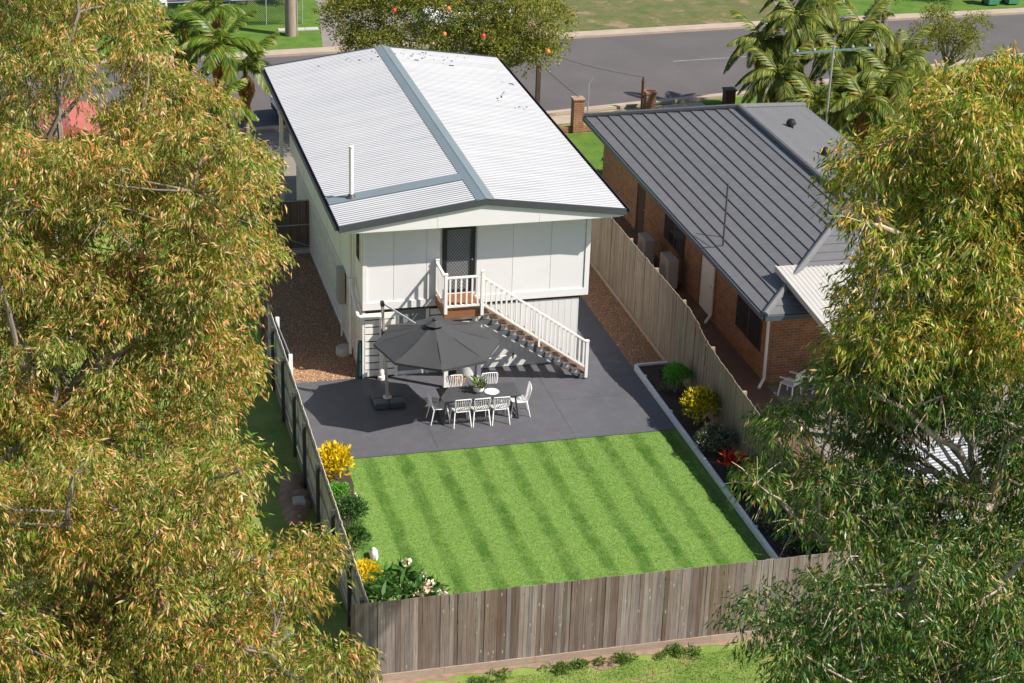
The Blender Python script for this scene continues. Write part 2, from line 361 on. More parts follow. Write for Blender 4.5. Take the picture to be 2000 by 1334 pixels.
M['red_leaf'] = foliage('red_cordyline_leaves', [(0,(.3,.01,.008)),(.6,(.6,.03,.015)),(1,(.65,.1,.03))], .3, .4)
M['spiky'] = foliage('grey_green_blades', [(0,(.08,.1,.06)),(1,(.2,.22,.15))], .2, .5)
M['frangi'] = foliage('frangipani_leaves', [(0,(.02,.07,.012)),(.6,(.05,.13,.02)),(1,(.14,.17,.04))], .25, .5, 2, (.8,.8,.8), .3, .4)
M['flower'] = foliage('white_pink_petals', [(0,(.7,.35,.3)),(.4,(.8,.7,.66)),(1,(.85,.8,.76))], .2, .6)
M['palm'] = foliage('palm_leaflets', [(0,(.05,.11,.012)),(.5,(.11,.2,.02)),(.85,(.24,.28,.04)),(1,(.38,.28,.07))], .35, .4, 1, (1.3,1,.6), .5)
M['palm_dead'] = foliage('dead_palm_leaflets', [(0,(.2,.1,.03)),(.6,(.38,.19,.05)),(1,(.5,.3,.1))], .3, .6)
M['palm_dull'] = foliage('dull_palm_leaflets', [(0,(.05,.08,.012)),(.45,(.13,.19,.025)),(.8,(.26,.28,.045)),(1,(.36,.24,.06))], .3, .5, 1, (1.2,1,.7), .5)
M['pot_leaf'] = foliage('variegated_pot_leaves', [(0,(.02,.06,.03)),(.5,(.05,.12,.06)),(.8,(.3,.3,.12)),(1,(.5,.45,.3))], .2, .4)

# ------------------------------------------------------------------ ground and roads
def sheet(name, pts, z, mt, n=1):
    me = bpy.data.meshes.new(name); me.from_pydata([(x, y, z) for x, y in pts], [], [tuple(range(len(pts)))]); me.materials.append(mt)
    o = bpy.data.objects.new(name, me); COL.objects.link(o); o['kind'] = 'structure'; return o
g = MB(); X0, X1 = -260, 320
g.add([(X0,-120,-.38),(X1,-120,-.38),(X1,-14.295,-.36),(X0,-14.295,-.36),(X1,-14.28,-.03),(X0,-14.28,-.03),(X1,420,-.03),(X0,420,-.03)],
      [(0,1,2,3),(3,2,4,5),(5,4,6,7)])
tag(g.build('ground', M['rough']), kind='structure')
sheet('patio', [(-2.36,.25),(-2.36,-4.72),(7.86,-4.72),(7.86,-1.0),(7.86,5.2),(6.3,5.2),(6.3,.02),(.1,.02)], .012, M['patio'])
for pts in ([(5.0,-4.7),(5.012,-4.7),(5.012,-.35),(5.0,-.35)], [(6.4,.3),(7.85,.3),(7.85,.312),(6.4,.312)], [(1.2,-4.7),(1.212,-4.7),(1.212,-.1),(1.2,-.1)], [(5.02,-2.4),(7.85,-2.4),(7.85,-2.388),(5.02,-2.388)]):
    sheet('patio_joint', pts, .0145, M['post_dark'])
sheet('lawn', [(-1.3,-4.724),(7.86,-4.724),(7.94,-14.2),(-2.3,-14.2),(-1.9,-9),(-1.35,-6.2)], .0, M['lawn'])
sheet('planting_bed_left', [(-2.4,-4.6),(-1.3,-4.724),(-1.35,-6.2),(-1.9,-9),(-2.3,-14.2),(-2.44,-14.2)], .004, M['soil'])
sheet('planting_bed_right', [(7.99,-.9),(8.9,-.9),(8.9,-14.2),(8.05,-14.2)], .12, M['soil'])
sheet('gravel_path_left', [(-2.42,-.02),(.06,.14),(.06,9.75),(-2.42,9.75)], .004, M['gravel'])
sheet('gravel_path_right', [(7.86,-.85),(8.92,-.85),(8.92,9.),(7.86,9.)], .004, M['gravel'])
sheet('neighbour_paving', [(9.05,-9),(11.35,-9),(11.35,13),(9.05,13)], -.012, M['paving'])
sheet('neighbour_yard_paving', [(11.35,-9),(24,-9),(24,-2.6),(11.35,-2.6)], -.016, M['driveway'])
sheet('front_driveway', [(-1.5,14.2),(5.5,14.2),(5.5,22.9),(-1.0,22.9)], -.012, M['driveway'])
NK = [(-60,21.2),(-12,21.5),(1,22.75),(6,22.7),(12,22.9),(16,23.6),(21,24.3),(27,25.9),(34,27.6),(42,28.6),(120,34)]
FK = [(-60,31.8),(-12,32.0),(1.7,32.3),(6,32.55),(15.8,33.3),(25.8,33.95),(33,34.2),(39,34.4),(48,35.2),(120,43)]
sheet('road', NK + FK[::-1], -.004, M['asphalt'])
def strip(name, line, w0, z0, z1, mt):
    mb = MB()
    for (xa, ya), (xb, yb) in zip(line, line[1:]):
        lo, hi = sorted((0, w0))
        mb.add([(xa,ya+lo,z0),(xb,yb+lo,z0),(xb,yb+hi,z0),(xa,ya+hi,z0),(xa,ya+lo,z1),(xb,yb+lo,z1),(xb,yb+hi,z1),(xa,ya+hi,z1)],
               [(0,3,2,1),(4,5,6,7),(0,1,5,4),(2,3,7,6)])
    return tag(mb.build(name, mt), kind='structure')
strip('kerb_far', FK, .75, -.02, .1, M['path']); strip('kerb_near', NK, -.35, -.02, .1, M['path'])
sheet('verge_far', [(x, y+.75) for x, y in FK] + [(120,70),(-60,70)], .03, M['verge'])
sheet('dry_verge_far', [(12.2,34.3),(27,34.9),(29,39.5),(24,42),(12,42)], .036, M['verge_dry'])
sheet('dirt_track', [(13.2,34.0),(15.6,34.1),(14.2,38),(12.8,44),(11.8,44),(12.6,38)], .041, M['dirt'])
sheet('driveway_far', [(4.25,33.1),(9.2,33.4),(9.8,60),(5.5,60),(5.2,40)], .038, M['driveway'])
sheet('driveway_right', [(26.6,34.85),(29.2,34.9),(31.5,44),(29.0,44)], .042, M['driveway'])
sheet('cross_street', [(-4,41.6),(60,41.2),(60,46),(-4,46.5)], .034, M['asphalt'])
sheet('footpath_near', [(11.2,21.4),(18.5,22.2),(18.5,23.4),(11.2,22.4)], -.008, M['path'])
sheet('front_lawn', [(9.2,13.5),(14,13.5),(14,20.3),(9.2,20.3)], -.008, M['verge'])
sheet('verge_near', [(18.5,21.5),(24,22.4),(27,24),(27,25.4),(21,23.9),(18.5,23.6)], -.006, M['verge'])
sheet('road_line', [(19.2,29.12),(22.9,29.35),(22.9,29.45),(19.2,29.22)], .001, M['line_paint'])
# grass blades
def inpoly(P, poly):
    poly = np.array(poly); c = np.zeros(len(P), bool); j = len(poly)-1
    for i in range(len(poly)):
        a, b_ = poly[i], poly[j]; cond = ((a[1] > P[:, 1]) != (b_[1] > P[:, 1]))
        with np.errstate(divide='ignore', invalid='ignore'): xx = (b_[0]-a[0])*(P[:, 1]-a[1])/(b_[1]-a[1])+a[0]
        c ^= cond & (P[:, 0] < xx); j = i
    return c
def blades(name, poly, n, hgt, wd, z, mt, lean=.5):
    q = np.array(poly); P = np.column_stack([RNG.uniform(q[:, 0].min(), q[:, 0].max(), n), RNG.uniform(q[:, 1].min(), q[:, 1].max(), n)])
    P = P[inpoly(P, poly)]; k = len(P); D = np.column_stack([RNG.normal(0, lean, k), RNG.normal(0, lean, k), np.ones(k)])
    D = unit(D)*(hgt*RNG.uniform(.5, 1.3, k))[:, None]
    me = blade_mesh(name, np.column_stack([P, np.full(k, z)]), D, wd*RNG.uniform(.6, 1.4, k), mt)
    return tag(link(name, me, mt), 'short striped green lawn blades of the back yard' if 'lawn' in name else 'rough grass growing outside the back fence', 'grass', kind='stuff')
rg_ = random.Random(3); top_ = [(-2.9+i*.35, -14.36) for i in range(33)]; bot_ = [(x, -14.42-.2*rg_.random()-(.4 if 6.2 < x < 7.8 or 2.5 < x < 3.4 else 0)) for x, _ in top_[::-1]]
sheet('dirt_strip', top_+bot_, -.352, M['dirt'])
blades('lawn_grass', [(-1.3,-4.73),(7.86,-4.73),(7.94,-14.2),(-2.3,-14.2),(-1.9,-9),(-1.35,-6.2)], 300000, .022, .009, 0, M['lawn_blade'], .3)
blades('rough_grass', [(-3.5,-14.75),(9.5,-14.75),(7.5,-18.8),(-4.5,-18.8)], 70000, .07, .014, -.37, M['rough_blade'])
def pebbles(name, x0, x1, y0, y1, n, z):
    P = np.column_stack([RNG.uniform(x0, x1, n), RNG.uniform(y0, y1, n), np.full(n, z)]); r = RNG.uniform(.008, .024, n)[:, None]
    o = np.array([(1,0,0),(0,1,0),(-1,0,0),(0,-1,0),(0,0,.7),(0,0,-.4)]); J = RNG.uniform(.6, 1.3, (n, 6, 3))
    a = RNG.uniform(0, 6.28, n); c, s_ = np.cos(a), np.sin(a); O = o[None]*J
    V = np.stack([O[..., 0]*c[:, None]-O[..., 1]*s_[:, None], O[..., 0]*s_[:, None]+O[..., 1]*c[:, None], O[..., 2]], -1)*r[:, None]+P[:, None]
    pat = np.array([0,1,4, 1,2,4, 2,3,4, 3,0,4]); loops = (np.arange(n)[:, None]*6+pat[None]).ravel()
    me = np_mesh(name, V, np.full(4*n, 3), loops, M['pebble'])
    return link(name, me, None)
tag(pebbles('gravel', -2.4, 0.0, 0.05, 9.7, 26000, .01), 'brown gravel along the left side of the raised house', 'gravel', kind='stuff')
tag(pebbles('gravel', 7.88, 8.9, -.8, 7.5, 11000, .01), 'brown gravel strip between the dark patio and the right fence', 'gravel', kind='stuff')

# ------------------------------------------------------------------ the raised house
H = thing('raised_house', 'white raised house with corrugated pale roof and dark security door', 'house', (3.3, 0, 0))
W_, LW = 6.6, 13.9; SOF = 4.75; RX, RZ, EZ, EX, OV, RL = 3.31, 5.52, 4.96, 4.07, -.7, 14.4
def slope(x): return RZ - (RZ-EZ)*abs(x-RX)/EX
MB().box(.06, W_-.02, .03, LW, 2.2, SOF).build('wall_core', M['wall'], H)
o = MB().box(-.0, .055, .0, LW, 2.14, SOF); o.build('side_wall', M['wall_side'], H)
for y in (1.2, 3.6, 6.0, 8.4, 10.8): MB().box(-.012, -.001, y-.02, y+.02, 2.2, SOF-.01).build('cover_strip', M['wall_side'], H)
xs = [.125, .89, 1.83, 2.22]
for a, b in list(zip(xs, xs[1:])) + [(3.27,4.33),(4.33,5.45),(5.45,6.46)]:
    MB().box(a+.005, b-.005, .0, .028, 2.36, SOF-.003).build('wall_panel', M['wall'], H)
MB().box(2.22, 3.27, .0, .028, 4.56, SOF-.003).build('wall_panel', M['wall'], H)
for a in (.0, 6.475): MB().box(a, a+.125, -.03, .029, 2.362, SOF-.003).build('corner_board', M['white_trim'], H)
MB().box(.0, 6.6, -.035, .029, 2.14, 2.36).build('bottom_board', M['white_trim'], H)
MB().box(6.6, 6.62, .0, LW, 2.14, SOF).build('side_wall', M['wall'], H)
# soffit + gable
poly = [(-.62, SOF), (7.24, SOF), (7.24, slope(7.24)-.16), (RX, RZ-.14), (-.62, slope(-.62)-.16)]
MB().prism(poly, 'y', -.68, -.65).build('gable_panel', M['wall'], H)
for x in (2.0, 4.9): MB().box(x-.012, x+.012, -.686, -.681, SOF+.01, slope(x)-.17).build('gable_joint_strip', M['white_trim'], H)
MB().box(-.62, 7.24, -.648, LW+.3, SOF-.012, SOF-.002).build('soffit', M['wall'], H)
# corrugated roof sheets
def corr(x0, x1, side):
    pitch = PITCH_C; ys = np.arange(OV+.0, RL-.02, pitch/6); v = []; f = []
    for i, y in enumerate(ys):
        dz = .012*math.cos(2*math.pi*(y-OV)/pitch)+.018
        v += [(x0, y, slope(x0)+dz), ((x0+x1)/2, y, slope((x0+x1)/2)+dz), (x1, y, slope(x1)+dz)]
    for i in range(len(ys)-1):
        a = 3*i; f += [(a, a+1, a+4, a+3), (a+1, a+2, a+5, a+4)]
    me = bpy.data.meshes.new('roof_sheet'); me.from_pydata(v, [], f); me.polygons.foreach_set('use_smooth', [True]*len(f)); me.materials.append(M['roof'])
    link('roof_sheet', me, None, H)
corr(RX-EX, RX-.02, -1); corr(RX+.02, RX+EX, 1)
MB().prism([(RX-EX, EZ-.03), (RX, RZ-.03), (RX+EX, EZ-.03), (RX+EX, EZ-.045), (RX, RZ-.045), (RX-EX, EZ-.045)], 'y', OV+.03, RL-.03).build('roof_underlay', M['wall'], H)
cap = [(RX-.26, slope(RX-.26)+.036), (RX-.05, slope(RX)+.052), (RX, RZ+.075), (RX+.05, slope(RX)+.052), (RX+.26, slope(RX+.26)+.036), (RX+.26, slope(RX+.26)+.03), (RX, RZ+.04), (RX-.26, slope(RX-.26)+.03)]
MB().prism(cap, 'y', OV-.06, RL+.03).build('ridge_cap', M['roof_cap'], H)
# flat strip flashing from vent pipe to ridge
MB().add([(RX-EX+.0, .98, slope(RX-EX)+.036), (RX-.26, .98, slope(RX-.26)+.038), (RX-.26, 1.48, slope(RX-.26)+.038), (RX-EX, 1.48, slope(RX-EX)+.036),
          (RX-EX, .98, slope(RX-EX)+.03), (RX-.26, .98, slope(RX-.26)+.03), (RX-.26, 1.48, slope(RX-.26)+.03), (RX-EX, 1.48, slope(RX-EX)+.03)],
         [(0,1,2,3),(7,6,5,4),(0,4,5,1),(1,5,6,2),(2,6,7,3),(3,7,4,0)]).build('roof_flashing', M['roof_cap'], H)
def barge(y0, y1, up=.045, dn=.15):
    for s_ in (-1, 1):
        xe = RX+s_*(EX+.01); MB().prism([(RX, RZ+up), (xe, EZ+up), (xe, EZ-dn), (RX, RZ-dn)], 'y', y0, y1).build('barge_board', M['barge'], H)
barge(OV-.05, OV-.001); barge(RL, RL+.05)
for s_ in (-1, 1):
    MB().prism([(RX, RZ-.152), (RX+s_*(EX-.06), EZ-.152), (RX+s_*(EX-.06), EZ-.178), (RX, RZ-.178)], 'y', OV-.02, OV-.002).build('fascia_strip', M['white_trim'], H)
for s_, xe in ((-1, RX-EX), (1, RX+EX)):
    q = MB(); x1 = xe+s_*.12
    q.prism([(xe, EZ-.09), (xe, EZ+.0), (xe+s_*.012, EZ+.0), (xe+s_*.012, EZ-.078), (x1-s_*.012, EZ-.078), (x1-s_*.012, EZ+.01), (x1, EZ+.01), (x1, EZ-.09)], 'y', OV-.03, RL)
    q.build('gutter', M['gutter'], H)
    MB().prism([(xe-s_*.005, EZ-.2), (xe-s_*.005, EZ-.02), (xe-s_*.03, EZ-.02), (xe-s_*.03, EZ-.2)], 'y', OV+.06, RL-.06).build('fascia', M['gutter'], H)
vp = MB(); vp.tube([(-.09,1.23,slope(-.09)), (-.09,1.23,slope(-.09)+1.5)], .062, 14); vo_ = vp.build('vent_pipe', M['pvc'], H, True)
MB().lathe((-.09,1.23,slope(-.09)), [(.16,.03),(.1,.07),(.075,.13)], 14).build('pipe_flashing', M['gutter'], H, True)
MB().lathe((-.09,1.23,slope(-.09)+1.5), [(.05,0),(.075,.01),(.075,.04),(.03,.07)], 14).build('vent_cap', M['pvc'], H, True)
# leaf litter on the roof
lp = [(random.gauss(2.6, 1.3), 13.6+random.uniform(-.4, .5)) for _ in range(42)] + [(6.1+.05*i+random.uniform(-.05,.05), 9.0+.12*i+random.uniform(-.05,.05)) for i in range(9)] + [(6.55+random.uniform(0,.4), 8.4+random.uniform(-.2,.2)) for _ in range(7)]
lp = [(min(7.0, x+1.6 if i < 42 else x), y) for i, (x, y) in enumerate(lp)]
P_ = np.array([(x, y, slope(x)+.045) for x, y in lp]); D_ = np.column_stack([RNG.normal(size=(len(P_), 2)), RNG.uniform(-.05, .15, len(P_))])
tag(link('fallen_leaves', leaf_mesh('fallen_leaves', P_, D_, RNG.uniform(.07, .13, len(P_)), RNG.uniform(.03, .05, len(P_)), M['bearer']), None), 'dry brown leaves fallen on the white roof sheets', 'leaves', kind='stuff')
# security door
D = MB(); z0, z1, x0, x1 = 2.5, 4.55, 2.27, 3.22
D = [MB().box(x0, x0+.05, -.045, -.001, z0, z1), MB().box(x1-.05, x1, -.045, -.001, z0, z1), MB().box(x0+.05, x1-.05, -.045, -.001, z1-.05, z1)]
for q in D: q.build('door_frame', M['black'], H)
MB().box(x0+.052, x1-.052, .002, .026, z0, z1-.052).build('door_screen', M['screen'], H)
dr = MB(); dr.box(x0+.055, x0+.13, -.04, -.008, z0, z1-.055); dr.box(x1-.13, x1-.055, -.04, -.008, z0, z1-.055); dr.box(x0+.13, x1-.13, -.04, -.008, z1-.13, z1-.055); dr.box(x0+.13, x1-.13, -.04, -.008, z0, z0+.09)
door = dr.build('security_door', M['black'], H)
lat = MB(); xa, xb, za, zb = x0+.13, x1-.13, z0+.09, z1-.13; st = .088
for k in range(-30, 40):
    for sg in (1, -1):
        pts = []
        c = xa + k*st
        for zz in (za, zb):
            pts.append((c + sg*(zz-za)*.8, zz))
        (ax_, az), (bx, bz) = pts
        t0, t1 = 0., 1.; dx = bx-ax_
        for lim, sgn in ((xa, 1), (xb, -1)):
            fa, fb = sgn*(ax_-lim), sgn*(bx-lim)
            if fa < 0 and fb < 0: t0 = 2
            elif fa < 0: t0 = max(t0, fa/(fa-fb))
            elif fb < 0: t1 = min(t1, fa/(fa-fb))
        if t0 >= t1-.01: continue
        lat.bar((ax_+dx*t0, -.024+.003*sg, az+(bz-az)*t0), (ax_+dx*t1, -.024+.003*sg, az+(bz-az)*t1), .011, .006, (0,1,0))
lat.build('diamond_grille', M['black'], door, kind='stuff')
MB().tube([(x1-.09,-.045,3.5),(x1-.09,-.075,3.5)], .022, 10).build('door_lock', M['chrome'], door, True)
MB().box(x0, x1, -.06, .0, 2.44, 2.498).build('door_sill', M['white_trim'], H)
# lower storey
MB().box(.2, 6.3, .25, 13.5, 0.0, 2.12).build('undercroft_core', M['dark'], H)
MB().box(.1, 6.4, .05, 13.6, 2.045, 2.138).build('bearer', M['bearer'], H)
n = 16
for i in range(n):
    a = 3.28 + i*(6.33-3.28)/n; MB().box(a+.003, a+(6.33-3.28)/n-.003, .035, .06, .02, 2.04).build('cladding_board', M['lower_clad'], H)
MB().box(3.28, 6.33, .062, .2, .0, 2.044).build('lower_wall', M['lower_clad'], H)
MB().box(6.335, 6.36, .04, 13.4, .0, 2.044).build('lower_side_wall', M['lower_clad'], H)
for i in range(9):
    z = .06 + i*.222
    MB().box(.07, .93, .0, .025, z, z+.185).build('front_slat', M['slat'], H)
    if i > 3: MB().box(1.96, 3.2, .03, .055, z, z+.185).build('front_slat', M['slat'], H)
for x in (.0, .93, 1.84, 3.2):
    MB().box(x+.003, x+.07 if x == 0 else x+.09, .01, .2, .0, 2.044).build('lower_post', M['slat'], H)
MB().box(1.03, 1.83, .1, .13, .12, 2.04).build('lower_door', M['grey_door'], H)
MB().box(1.03, 1.83, .05, .16, .0, .118).build('door_threshold', M['white_trim'], H)
MB().box(1.94, 3.2, .06, .1, .0, .9).build('lower_panel', M['slat'], H)
for i in range(12):
    z = .03 + i*.17; MB().box(.02, .045, .25, 12.6, z, z+.145).build('side_slat', M['slat_side'], H)
for y in (.1, 2.45, 4.9, 7.3, 9.8, 12.5): MB().box(.047, .12, y, y+.09, 0, 2.13).build('side_post', M['slat_side'], H)
MB().box(.0, .045, .2, 12.6, -.0, .028).build('base_board', M['plinth'], H)
# side window, meter box, pipes
wn = MB(); wn.box(-.03, -.002, .25, .85, 3.45, 4.5); wf = wn.build('window', M['white_trim'], H)
MB().box(-.036, -.031, .3, .8, 3.5, 4.45).build('pane', M['window'], wf)
wn = MB(); wn.box(-.03, -.002, 4.4, 6.0, 3.4, 4.4); wf = wn.build('window', M['white_trim'], H)
MB().box(-.036, -.031, 4.46, 5.94, 3.46, 4.34).build('pane', M['window'], wf)
mbx = MB().box(-.2, -.014, 2.75, 3.25, 1.15, 2.2).build('meter_box', M['meter'], H, bevel=.01)
MB().box(-.21, -.201, 2.8, 3.2, 1.2, 2.15).build('meter_door', M['meter'], mbx)
MB().tube([(-.08,3.0,1.15),(-.08,3.0,.0)], .03, 8).build('conduit', M['pvc'], H, True)
MB().tube([(-.1,1.35,4.85),(-.1,1.35,.2)], .045, 10).build('downpipe', M['pvc'], H, True)
MB().tube([(-.14,.9,2.6),(-.14,.75,2.45),(-.14,.15,2.08),(-.14,-.03,2.0),(-.09,-.085,1.98),(.45,-.085,1.98),(.53,-.085,1.95),(.53,-.085,1.86),(.53,-.085,.0)], .055, 12).build('downpipe', M['pvc'], H, True)
MB().lathe((.53,-.12,0), [(.11,0),(.11,.1),(.075,.13),(.075,.3),(.058,.32)], 16).build('pipe_collar', M['pvc'], H, True)
MB().tube([(-.14,.95,2.5),(-.14,.95,2.75)], .09, 12).build('pipe_elbow', M['pvc'], H, True)
MB().tube([(3.4,-.06,.32),(4.35,-.06,.42),(4.42,-.06,.36)], .018, 8).build('water_pipe', M['pvc'], H, True)
MB().tube([(4.42,-.06,.3),(4.42,-.06,.46),(4.42,-.14,.46)], .022, 8).build('tap', M['black'], H, True)
# front porch posts seen past the left side
for y in (13.3,): MB().box(-.42, -.3, y, y+.12, 0, SOF-.02).build('porch_post', M['slat_side'], H)
t = thing('pipe_footing', 'pale round concrete footing on the gravel under the side downpipe', 'footing', (-.22,1.75,0))
MB().lathe((-.22,1.75,0), [(.24,0),(.25,.03),(.25,.2),(.23,.23),(.1,.235)], 20).build('drum', M['concrete'], t, True)
MB().lathe((-.22,1.75,.236), [(.08,0),(.08,.012)], 14).build('lid', M['galv'], t, True)
t = thing('rolled_shade_cloth', 'dark teal rolled cloth standing against the house corner', 'cloth', (-.07,.02,0))
MB().tube([(-.07,.1,.0),(-.06,.1,.5),(-.05,.1,1.15)], [.075,.085,.06], 10).build('roll', M['teal'], t, True)
MB().tube([(-.06,.1,.52),(-.06,.1,.57)], .09, 10).build('tie', M['black'], t, True)

# ------------------------------------------------------------------ landing and stairs
T = thing('back_stairs', 'white railed timber staircase with landing below the security door', 'stairs', (3.3,-.6,0))
LZ = 2.48; LX0, LX1, LY = 2.12, 3.14, -1.12
for i in range(8):
    y = LY+.03 + i*.133; MB().box(LX0+.03, LX1-.03, y+.004, y+.129, LZ-.03, LZ).build('decking_board', M['deck'], T)
MB().box(LX0-.03, LX1+.03, LY-.03, LY+.025, LZ-.26, LZ-.002).build('landing_beam', M['deck'], T)
MB().box(LX0-.03, LX0+.02, LY+.027, -.04, LZ-.26, LZ-.002).build('landing_beam', M['deck'], T)
MB().box(LX1-.02, LX1+.03, LY+.027, -.04, LZ-.26, LZ-.002).build('landing_beam', M['deck'], T)
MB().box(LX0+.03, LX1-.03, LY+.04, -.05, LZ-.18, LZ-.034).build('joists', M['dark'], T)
def post(x, y, z0, z1, s=.09, cap=True):
    p = MB().box(x-s/2, x+s/2, y-s/2, y+s/2, z0, z1).build('post', M['white_paint'], T, bevel=.006)
    if cap: MB().box(x-s/2-.012, x+s/2+.012, y-s/2-.012, y+s/2+.012, z1+.001, z1+.03).build('post_cap', M['white_paint'], p, bevel=.005)
post(LX0+.0, -.02-.05, LZ, LZ+1.08); post(LX0+.0, LY-.078, LZ-.1, LZ+1.08); post(LX1+.02, LY-.078, LZ-.2, LZ+1.12)
post(2.2, -1.0, .012, LZ-.27, .12, False); post(3.3, -.44, .012, LZ-.27, .12, False)
post(6.3, LY-.06, .06, 1.2)
def rail(a, b, n, drop=.86, name='baluster'):
    a = Vector(a); b = Vector(b); dn = Vector((0,0,-drop))
    MB().bar(a, b, .07, .045).build('handrail', M['white_paint'], T)
    MB().bar(a+dn, b+dn, .045, .06).build('bottom_rail', M['white_paint'], T)
    for i in range(n):
        p = a.lerp(b, (i+.5)/n); MB().box(p.x-.023, p.x+.023, p.y-.023, p.y+.023, p.z-drop+.01, p.z-.012).build(name, M['white_paint'], T)
rail((LX0, -.12, LZ+.98), (LX0, LY-.03, LZ+.98), 6)
rail((LX0+.045, LY-.078, LZ+.98), (LX1-.03, LY-.078, LZ+.98), 6)
NT = 13; SX0, SX1 = LX1+.05, 6.38
rise = LZ/NT; run = (SX1-SX0)/(NT-1)
def sz(x): return LZ - (x-SX0)/run*rise
ry = LY-.07; xm = 4.86
rail((LX1+.065, ry, sz(LX1+.065)+.93), (xm-.03, ry, sz(xm-.03)+.93), 11, .8)
rail((xm+.03, ry, sz(xm+.03)+.93), (6.26, ry, sz(6.26)+.93), 11, .8)
MB().box(xm-.028, xm+.028, ry-.028, ry+.028, sz(xm)-.12, sz(xm)+.92).build('post', M['white_paint'], T)
for i in range(1, NT):
    x = SX0 + (i-1)*run; z = LZ - i*rise
    MB().box(x+.01, x+.108, LY-.1, -.12, z-.045, z).build('tread', M['tread'], T)
    MB().box(x+.116, x+.21, LY-.1, -.12, z-.045, z).build('tread', M['tread'], T)
    for y in (LY+.02, -.22):
        MB().box(x+.02, x+.2, y-.05, y-.045, z-.17, z-.047).build('tread_bracket', M['bracket'], T)
for y in (LY+.0, -.2):
    s_ = MB(); s_.bar((SX0-.02, y, LZ-.34), (SX1-.02, y, -.02+.03), .045, .2); s_.build('stringer', M['stringer'], T)

# ------------------------------------------------------------------ hot water tank and pots
t = thing('hot_water_tank', 'pale grey cylindrical water heater behind the stairs post', 'water heater', (2.98,-.22,0))
MB().lathe((2.98,-.25,.02), [(.27,0),(.27,.04),(.29,.05),(.29,1.5),(.26,1.56),(.1,1.6)], 28).build('tank', M['tank'], t, True)
MB().box(2.93, 3.08, -.575, -.535, .5, .82).build('control_cover', M['white_paint'], t, bevel=.01)
MB().tube([(2.72,-.42,.02),(2.72,-.42,1.3),(2.8,-.35,1.4)], .012, 6).build('pipe', M['chrome'], t, True)
for i, (x, y, r, lb) in enumerate(((2.55,-.75,.1,'left terracotta pot of the pair behind the dining table'), (2.76,-.78,.085,'right terracotta pot of the pair behind the dining table'))):
    t = thing('terracotta_pot', lb, 'pot', (x,y,.012))
    MB().lathe((x,y,.012), [(r*.6,0),(r*.9,r*1.5),(r*1.05,r*1.55),(r*1.05,r*1.9),(r*.85,r*1.9),(r*.8,r*1.6),(.01,r*1.6)], 16).build('pot', M['terracotta'], t, True)
    k = 26; P_ = np.tile([[x, y, .012+r*1.7]], (k, 1)); D_ = np.column_stack([RNG.normal(0,.6,(k,2)), RNG.uniform(.3,1,k)])
    link('leaf_tuft', leaf_mesh('leaf_tuft', P_, D_, RNG.uniform(.08,.16,k), RNG.uniform(.02,.03,k), M['dark_shrub']), None, t)

# ------------------------------------------------------------------ parasol
U_ = thing('cantilever_parasol', 'large charcoal cantilever parasol open over the patio', 'parasol', (.4,-1.6,0))
for i in range(2):
    for j in range(2):
        x, y = -.02+i*.435, -2.06+j*.4; MB().box(x, x+.43, y, y+.395, .015, .19).build('base_block', M['plastic_grey'], U_, bevel=.03)
MB().lathe((.4,-1.66,.19), [(.13,0),(.12,.03),(.06,.05),(.055,.14)], 16).build('pole_socket', M['alu'], U_, True)
PT = Vector((.24,-1.7,3.05)); PB = Vector((.4,-1.66,.2))
MB().bar(PB, PT, .075, .1, (0,1,0)).build('pole', M['alu'], U_, bevel=.012)
MB().bar(PT-Vector((0,0,.06)), PT+Vector((0,0,.08)), .1, .13, (0,1,0)).build('pole_cap', M['black'], U_, bevel=.01)
cc = Vector((1.54,-2.78,2.28)); hub = cc+Vector((-.08,-.02,.58)); cr = 1.72
cl = PB.lerp(PT, .68)
MB().bar(cl-Vector((0,0,.13)), cl+Vector((0,0,.13)), .13, .16, (0,1,0)).build('slide_clamp', M['black'], U_, bevel=.015)
MB().tube([cl+Vector((.05,-.03,0)), hub-Vector((0,0,.16))], .028, 8).build('arm', M['alu'], U_, True)
MB().bar(PT+Vector((.02,0,.02)), cl.lerp(hub, .62)+Vector((0,0,.12)), .03, .045).build('support_strut', M['bracket'], U_)
MB().tube([cl+Vector((0,-.12,0)), cl+Vector((0,-.22,0)), cl+Vector((0,-.22,-.12))], .012, 6).build('crank', M['black'], U_, True)
A0 = math.radians(-8)
rim = [cc + Vector((cr*math.cos(A0+k*math.pi/4), cr*math.sin(A0+k*math.pi/4), 0)) for k in range(8)]
for k in range(8):
    a, b = rim[k], rim[(k+1) % 8]; mbk = MB(); NU, NVV = 6, 6; g_ = []
    for i in range(NU+1):
        s = .07 + .93*i/NU
        for j in range(NVV+1):
            t_ = j/NVV; e = a.lerp(b, t_); p = hub.lerp(e, s)
            sag = -.03*math.sin(math.pi*t_)*s - .03*math.sin(math.pi*s)
            inw = .03*math.sin(math.pi*t_)*s*s
            p = p + Vector((0,0,sag)) + (hub-e).normalized()*inw
            g_.append(p)
    fs = [(i*(NVV+1)+j, i*(NVV+1)+j+1, (i+1)*(NVV+1)+j+1, (i+1)*(NVV+1)+j) for i in range(NU) for j in range(NVV)]
    low = [p-Vector((0,0,.004)) for p in g_]
    mbk.add(g_, fs); mbk.add(low, [f[::-1] for f in fs]); pn = mbk.build('canopy_panel', M['canopy'], U_, True)
    hem = MB(); ee = g_[-(NVV+1):]
    for p, q in zip(ee, ee[1:]): hem.bar(p-Vector((0,0,.035)), q-Vector((0,0,.035)), .004, .07)
    hem.build('canopy_hem', M['canopy'], pn)
    MB().bar(hub-Vector((0,0,.05)), a+Vector((0,0,-.02)), .02, .02).build('rib', M['black'], U_)
ct = MB(); 
